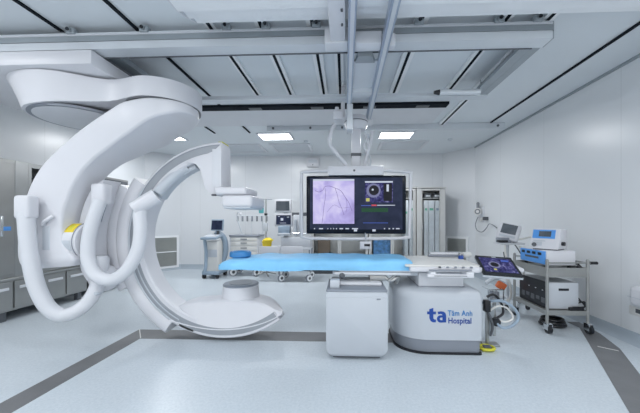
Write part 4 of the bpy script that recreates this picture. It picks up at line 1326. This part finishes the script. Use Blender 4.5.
for y in (2.4, 3.3, 4.3):
    each('leg', [(FX - .09, FX - .03, y, y + .06, 0, .12), (XL + .03, XL + .09, y, y + .06, 0, .12)], M['dgrey'], cbx)
for k, (y, z, h, m, lab) in enumerate([(3.72, 1.72, .10, 'dgrey', 'dark flat box on the top shelf of the left cabinet'), (3.72, 1.42, .09, 'bluegrey', 'blue-grey carton on the middle shelf of the left cabinet'), (4.02, 1.42, .12, 'teal', 'teal carton on the middle shelf of the left cabinet'),
                                       (3.74, .98, .14, 'dgrey', 'dark carton on the lower shelf of the left cabinet'), (4.04, 1.72, .08, 'box_w', 'white flat carton on the top shelf of the left cabinet')]):
    b_ = tag(put('carton', MB().box(-4.60, -4.24, y, y + .26, z + .001, z + h, .004), M[m], smooth=0), lab, 'box', 'cartons in the left steel cabinet')
    put('carton_label', MB().box(-4.24, -4.237, y + .05, y + .20, z + .02, z + h - .02), M['box_w'] if m != 'box_w' else M['bluegrey'], b_, smooth=0)
c2 = thing('steel_cabinet', 'second stainless cabinet further back along the left wall', 'cabinet', (-4.45, 4.95, 0))
put('carcass', MB().box(XL + .01, XL + .03, 4.62, 5.30, .1, 2.0).box(XL + .01, FX, 4.62, 4.64, .1, 2.0).box(XL + .01, FX, 5.28, 5.30, .1, 2.0).box(XL + .01, FX, 4.64, 5.28, 1.97, 2.0).box(XL + .01, FX, 4.64, 5.28, .1, .13), M['steel'], c2, smooth=0)
put('shelf', MB().box(XL + .03, FX - .03, 4.64, 5.28, 1.5, 1.52), M['steel_l'], c2, smooth=0)
put('shelf', MB().box(XL + .03, FX - .03, 4.64, 5.28, 1.0, 1.02), M['steel_l'], c2, smooth=0)
each('leg', [(FX - .08, FX - .02, 4.64, 4.70, 0, .1), (FX - .08, FX - .02, 5.22, 5.28, 0, .1), (XL + .03, XL + .09, 4.64, 4.70, 0, .1), (XL + .03, XL + .09, 5.22, 5.28, 0, .1)], M['steel'], c2)
for y0, y1 in ((4.645, 4.955), (4.965, 5.275)):
    d = put('door', MB().box(FX, FX + .02, y0, y1, .14, 1.86, .004), M['steel'], c2, smooth=0)
    put('door_handle', MB().box(FX + .02, FX + .045, y0 + .24, y0 + .26, .95, 1.15, .004), M['chrome'], d)
put('dark_fascia', MB().box(FX - .01, FX + .01, 4.645, 5.275, 1.87, 1.965), M['dgrey'], c2, smooth=0)

# ------------------------------------------------------------------ glass-front cabinets along the back wall
YK = 6.55
gspec = [(-.78, .53, 'steel cabinet with glass door half hidden behind the monitor'), (.55, 1.61, 'steel glass-door cabinet directly behind the big monitor, right half showing'), (1.63, 2.27, 'steel glass-door cabinet right of the monitor holding long white cartons')]
for i, (x0, x1, lab) in enumerate(gspec):
    g = thing('glass_cabinet', lab, 'cabinet', ((x0 + x1) / 2, YK + .28, 0), 0, 'glass-door steel cabinets')
    yb = YB - .01
    put('carcass', MB().box(x0, x0 + .02, YK + .02, yb, .1, 1.99).box(x1 - .02, x1, YK + .02, yb, .1, 1.99).box(x0 + .02, x1 - .02, yb - .02, yb, .1, 1.99).box(x0 + .02, x1 - .02, YK + .02, yb, 1.97, 1.99).box(x0 + .02, x1 - .02, YK + .02, yb, .1, .13), M['steel_b'], g, smooth=0)
    put('cornice', MB().box(x0 - .015, x1 + .015, YK - .02, yb, 1.975, 2.0), M['steel_b'], g, smooth=0)
    put('plinth', MB().box(x0 + .03, x1 - .03, YK + .05, yb, 0, .1), M['dgrey'], g, smooth=0)
    nd = 2 if i < 2 else 1
    xa0 = x0 + (.10 if i == 2 else .02)
    wdt = (x1 - (.10 if i == 2 else .02) - xa0) / nd
    each('side_post', [(x0, xa0, YK, YK + .02, .13, 1.97), (x1 - (xa0 - x0), x1, YK, YK + .02, .13, 1.97)], M['steel_b'], g)
    for k in range(nd):
        a0, a1 = xa0 + k * wdt + .004, xa0 + (k + 1) * wdt - .004
        fw = .035 if i < 2 else .022
        d = put('door', MB().box(a0, a0 + fw, YK, YK + .02, .14, 1.96).box(a1 - fw, a1, YK, YK + .02, .14, 1.96).box(a0 + fw, a1 - fw, YK, YK + .02, 1.92, 1.96).box(a0 + fw, a1 - fw, YK, YK + .02, .14, .20), M['steel_b'], g, smooth=0)
        put('pane', MB().box(a0 + fw, a1 - fw, YK + .008, YK + .012, .20, 1.92), M['glass'], d, smooth=0)
        put('handle', MB().box((a0 + .01), a0 + .028, YK - .025, YK, 1.0, 1.16, .004), M['chrome'], d)
    put('shelf', MB().box(x0 + .02, x1 - .02, YK + .06, yb - .02, 1.74, 1.755), M['steel_b'], g, smooth=0)
    put('shelf', MB().box(x0 + .02, x1 - .02, YK + .06, yb - .02, .42, .435), M['steel_b'], g, smooth=0)
cart_spec = [(423.8, 428, 'white', 'narrow white catheter carton at the left of the right glass cabinet'), (428.4, 434.2, 'green', 'tall white carton with green mark in the middle of the right glass cabinet'), (435, 439.6, 'plain', 'plain tall white carton at the right of the right glass cabinet'),
             (404.5, 408.2, 'none', 'tall white carton just right of the monitor frame'), (409.4, 413.6, 'greenl', 'tall white carton with green mark in the cabinet behind the monitor')]
for x0p, x1p, kind, lab in cart_spec:
    a, b = at(x0p, 200, YK + .04), at(x1p, 250, YK + .04)
    c_ = tag(put('catheter_carton', MB().box(a.x, b.x, YK + .03, YK + .28, .436, 1.70, .004), M['box_w'], smooth=0), lab, 'carton', 'long catheter cartons in the glass cabinets')
    zt = at(0, 209 if kind != 'none' else 212, YK + .1).z
    put('carton_mark', MB().box(a.x + .025, b.x - .025, YK + .026, YK + .03, zt - .05, zt), M['green'] if kind != 'plain' else M['bluegrey'], c_, smooth=0)
for x0p, x1p, lab in ((424, 431, 'dark flat pack on the upper shelf of the right glass cabinet, left one'), (433, 440, 'dark flat pack on the upper shelf of the right glass cabinet, right one')):
    a, b = at(x0p, 195, YK + .12), at(x1p, 200, YK + .12)
    c_ = tag(put('flat_pack', MB().box(a.x, b.x, YK + .09, YK + .32, 1.756, 1.86, .004), M['dgrey'], smooth=0), lab, 'package')
    put('pack_label', MB().box(a.x + .03, b.x - .03, YK + .086, YK + .09, 1.79, 1.82), M['box_w'], c_, smooth=0)
a, b = at(373, 240, YK + .15), at(391, 249.5, YK + .15)
bpk = tag(put('blue_package', MB().box(a.x, b.x, YK + .08, YK + .34, .436, a.z + .02, .02), M['blue_pk'], smooth=0), 'blue wrapped package in the cabinet below the monitor', 'package')
a, b = at(318, 238, YK + .15), at(330, 249, YK + .15)
tag(put('brown_carton', MB().box(a.x, b.x, YK + .08, YK + .34, .436, a.z - .05, .006), mat('brown_card', (.32, .24, .18), .6, var=.1), smooth=0), 'brown carton in the cabinet below the left of the monitor', 'box')

def caster(name, x, y, par, r=.07, ang=.75):
    """white swivel caster turned partly to the front: tyre, hub and hood"""
    d = Vector((math.sin(ang), -math.cos(ang), 0))
    c = Vector((x, y, r))
    o = put(name, MB().cyl(c - d * .018, c + d * .018, r), M['grey'], par)
    put('caster_hub', MB().cyl(c - d * .024, c + d * .024, r * .38), M['dgrey'], o)
    put('caster_cover', MB().cyl(c - d * .022, c + d * .022, r * .86, n=16).cyl((x, y, r * 1.4), (x, y, r * 2 + .06), .018, n=10), M['rail_w'], o)
    return o


# ------------------------------------------------------------------ background: ultrasound cart
YU = 6.12
us = thing('ultrasound_machine', 'grey-blue ultrasound machine on wheels by the back wall', 'ultrasound machine', (-2.85, YU, 0))
x0, x1 = at(206.5, 250, YU).x, at(221, 250, YU).x
put('body', MB().box(x0, x1, YU - .15, YU + .30, .14, .80, .03), M['cream'], us)
put('front_pillar', MB().tube([at(204.5, 240, YU - .16), at(206, 252, YU - .16), at(205.5, 268, YU - .16), (x0 + .02, YU - .16, .14)], .035, 10), M['bluegrey'], us)
put('neck', MB().tube([(x1 - .02, YU + .1, .3), (x1 + .05, YU + .12, .55), (x1 + .02, YU + .10, .85), (x1 - .14, YU + .05, 1.0)], .06, 10), M['bluegrey'], us)
c = at(212, 236.5, YU - .12)
put('keyboard', MB().obox((c.x, YU - .12, .885), (.34, .36, .05), Euler((.15, 0, 0)), .015), M['bluegrey'], us)
put('key_panel', MB().obox((c.x, YU - .13, .915), (.28, .26, .012), Euler((.15, 0, 0)), .004), M['lgrey'], us)
c = at(217.5, 225, YU - .02)
ms = put('screen_case', MB().obox(c, (.28, .05, .25), Euler((-.12, 0, -.1)), .015), M['bluegrey'], us)
put('screen', MB().obox(c + Vector((0, -.028, .0)), (.245, .006, .20), Euler((-.12, 0, -.1)), .003), M['scr_dark'], ms)
put('screen_arm', MB().cyl((c.x, YU, .92), (c.x, YU, c.z - .08), .03), M['dgrey'], us)
put('body_panel', MB().box(x0 + .04, x1 - .02, YU - .156, YU - .148, .46, .62, .004), M['lgrey'], us)
put('base', MB().box(x0 - .02, x1 + .03, YU - .18, YU + .32, .08, .16, .02), M['bluegrey'], us)
for x in (x0 + .02, x1 - .02):
    for y in (YU - .14, YU + .26):
        put('caster', MB().cyl((x - .025, y, .05), (x + .025, y, .05), .05), M['black'], us)

# drawer cart
YD = 6.22
x0, x1 = at(230, 250, YD).x, at(258, 250, YD).x
dc = thing('drawer_cart', 'white drawer cart on white casters under the syringe rail', 'cart', ((x0 + x1) / 2, YD + .2, 0))
put('cart_body', MB().box(x0, x1, YD, YD + .45, .20, .88, .012), M['white2'], dc)
put('cart_top', MB().box(x0 - .02, x1 + .02, YD - .02, YD + .47, .88, .915, .01), M['grey'], dc)
zz = [.25, .44, .56, .67, .78, .865]
for k in range(5):
    d = put('drawer', MB().box(x0 + .02, x1 - .02, YD - .012, YD + .002, zz[k] + .006, zz[k + 1] - .006, .004), M['cream'], dc)
    put('drawer_pull', MB().box((x0 + x1) / 2 - .07, (x0 + x1) / 2 + .07, YD - .022, YD - .010, zz[k + 1] - .05, zz[k + 1] - .025), M['gmid'], d)
for x in (x0 + .05, x1 - .05):
    for y in (YD + .05, YD + .40):
        caster('caster', x, y, dc, .09)
put('side_handle', MB().box(x0 - .02, x0, YD + .1, YD + .35, .74, .76), M['alu'], dc)
# syringe rail frame on the cart
sr = thing('instrument_rail', 'thin metal rail with hanging clips above the drawer cart', 'rail', ((x0 + x1) / 2, YD + .4, .915))
z1_ = at(0, 216, YD + .4).z
for x in (x0 + .35, x1 - .02):
    put('rail_post', MB().cyl((x, YD + .4, .915), (x, YD + .4, z1_), .010, n=8), M['alu'], sr)
put('rail_bar', MB().cyl((x0 + .0, YD + .4, z1_), (x1 + .2, YD + .4, z1_), .010, n=8), M['alu'], sr)
for k in range(7):
    x = x0 + .02 + k * .115
    put('clip', MB().box(x - .018, x + .018, YD + .38, YD + .42, z1_ - .13, z1_ - .005, .006), M['grey'] if k % 2 else M['gmid'], sr)
il = thing('examination_lamp', 'thin white gooseneck lamp standing on the drawer cart', 'lamp', (x0 + .2, YD + .15, .915))
put('lamp_neck', MB().tube([(x0 + .22, YD + .15, .93), (x0 + .16, YD + .15, 1.1), (x0 + .10, YD + .15, 1.3), (x0 + .12, YD + .14, 1.42), (x0 + .18, YD + .13, 1.40)], .012, 8), M['lgrey'], il)
put('lamp_base', MB().cyl((x0 + .22, YD + .15, .915), (x0 + .22, YD + .15, .935), .06), M['lgrey'], il)
put('lamp_head', MB().ball((x0 + .19, YD + .13, 1.385), .035, 12, 8), M['white'], il)
# IV pole
ivp = at(266.0, 215, 6.32)
ip = thing('drip_pole', 'slim steel drip pole with green bag between drawer cart and trolley', 'drip stand', (ivp.x, 6.32, 0))
put('pole', MB().cyl((ivp.x, 6.32, .08), (ivp.x, 6.32, 1.72), .014, n=12), M['steel_l'], ip)
put('hook', MB().cyl((ivp.x - .14, 6.32, 1.71), (ivp.x + .14, 6.32, 1.71), .008, n=8), M['chrome'], ip)
put('pump', MB().box(ivp.x - .05, ivp.x + .05, 6.25, 6.32, 1.00, 1.18, .01), M['lgrey'], ip)
put('clamp', MB().box(ivp.x - .03, ivp.x + .03, 6.28, 6.35, 1.35, 1.40, .008), M['black'], ip)
put('drip_bag', MB().box(ivp.x - .16, ivp.x - .05, 6.29, 6.34, 1.40, 1.66, .02), M['teal'], ip)
for k in range(4):
    a = k * PI / 2 + .5
    put('foot', MB().cyl((ivp.x, 6.32, .09), (ivp.x + .22 * math.cos(a), 6.32 + .22 * math.sin(a), .03), .015), M['steel_l'], ip)
# anaesthesia trolley with two screens
YT = 5.70
x0, x1 = at(260, 250, YT).x, at(310, 250, YT).x
tv = thing('monitor_trolley', 'white equipment trolley with two stacked screens behind the mattress', 'trolley', ((x0 + x1) / 2, YT + .25, 0))
put('trolley_shelf', MB().box(x0 + .35, x1, YT, YT + .50, .22, .26, .008), M['dgrey'], tv)
put('trolley_shelf', MB().box(x0, x1, YT, YT + .50, .65, .69, .008), M['white2'], tv)
put('trolley_worktop', MB().box(x0 + .42, x1, YT + .02, YT + .45, .69, .90, .01), M['white2'], tv)
for xa, xb in ((259.5, 280), (281.5, 302.5)):
    q0, q1 = at(xa, 246.3, YT - .02), at(xb, 252, YT - .02)
    put('front_panel', MB().box(q0.x, q1.x, YT - .03, YT - .008, .50, q0.z, .006), M['white'], tv)
x3 = x0 + .37
each('trolley_leg', [(x3, x3 + .03, YT + .02, YT + .05, .14, .65), (x1 - .03, x1, YT + .02, YT + .05, .14, .65), (x3, x3 + .03, YT + .45, YT + .48, .14, .65), (x1 - .03, x1, YT + .45, YT + .48, .14, .65)], M['grey'], tv)
px = at(282.5, 220, YT).x
put('column', MB().box(px - .04, px + .04, YT + .30, YT + .38, .90, 1.62, .008), M['lgrey'], tv)
for (xa, ya, xb, yb, m, nm) in ((274.5, 199.5, 291, 212.5, 'scr_grey', 'upper'), (274.5, 213.5, 292.5, 226.5, 'scr_dark', 'lower')):
    a, b = at(xa, ya, YT + .20), at(xb, yb, YT + .20)
    c_ = put('screen_case', MB().box(a.x, b.x, YT + .20, YT + .30, b.z, a.z, .012), M['white'], tv)
    s_ = put('screen', MB().box(a.x + .035, b.x - .035, YT + .194, YT + .202, b.z + .04, a.z - .035), M[m], c_, smooth=0)
    if nm == 'lower':
        for (u, v, w_, h_) in ((.35, .45, .14, .20), (.30, .25, .35, .03), (.2, .75, .1, .04), (.7, .7, .12, .05)):
            ww, hh = b.x - a.x, a.z - b.z
            put('screen_picture', MB().box(a.x + ww * u, a.x + ww * (u + w_), YT + .191, YT + .196, b.z + hh * v, b.z + hh * (v + h_)), M['scr_white'], s_, smooth=0)
put('keyboard', MB().box(px - .10, px + .14, YT - .02, YT + .20, .93, .98, .01), M['lgrey'], tv)
put('control_panel', MB().box(px - .12, px + .12, YT + .12, YT + .28, .98, 1.12, .012), M['bluegrey'], tv)
q0, q1 = at(294, 215, YT + .2), at(303, 236, YT + .2)
put('absorber_block', MB().box(q0.x, q1.x, YT + .1, YT + .3, .93, q0.z, .015), M['white2'], tv)
put('flow_tubes', MB().cyl((q0.x + .05, YT + .08, .93), (q0.x + .05, YT + .08, q0.z - .1), .03).cyl((q1.x - .03, YT + .08, .93), (q1.x - .03, YT + .08, q0.z + .05), .03), M['lgrey'], tv)
put('grip_bar', MB().cyl((q0.x, YT + .05, .98), (q1.x + .2, YT + .05, .98), .014), M['chrome'], tv)
put('dark_module', MB().box(q0.x - .03, q1.x + .12, YT + .12, YT + .2, q0.z - .02, q0.z + .05, .008), M['dgrey'], tv)
for x in (at(281, 278, YT).x, at(309, 278, YT).x):
    for y in (YT + .03, YT + .42):
        caster('caster', x, y, tv, .075)
yc = thing('sharps_container', 'bright yellow container on the trolley behind the mattress', 'container', (at(267, 240, YT + .1).x, YT + .12, .69))
p = at(267, 240, YT + .12)
put('container_body', MB().lathe([(.001, .691), (.085, .691), (.105, .82), (.001, .82)], (p.x, p.y, 0), 20), M['yellow'], yc)
put('container_lid', MB().lathe([(.11, .82), (.11, .84), (.07, .87), (.04, .885), (.001, .885)], (p.x + .02, p.y, 0), 20), M['yellow'], yc)
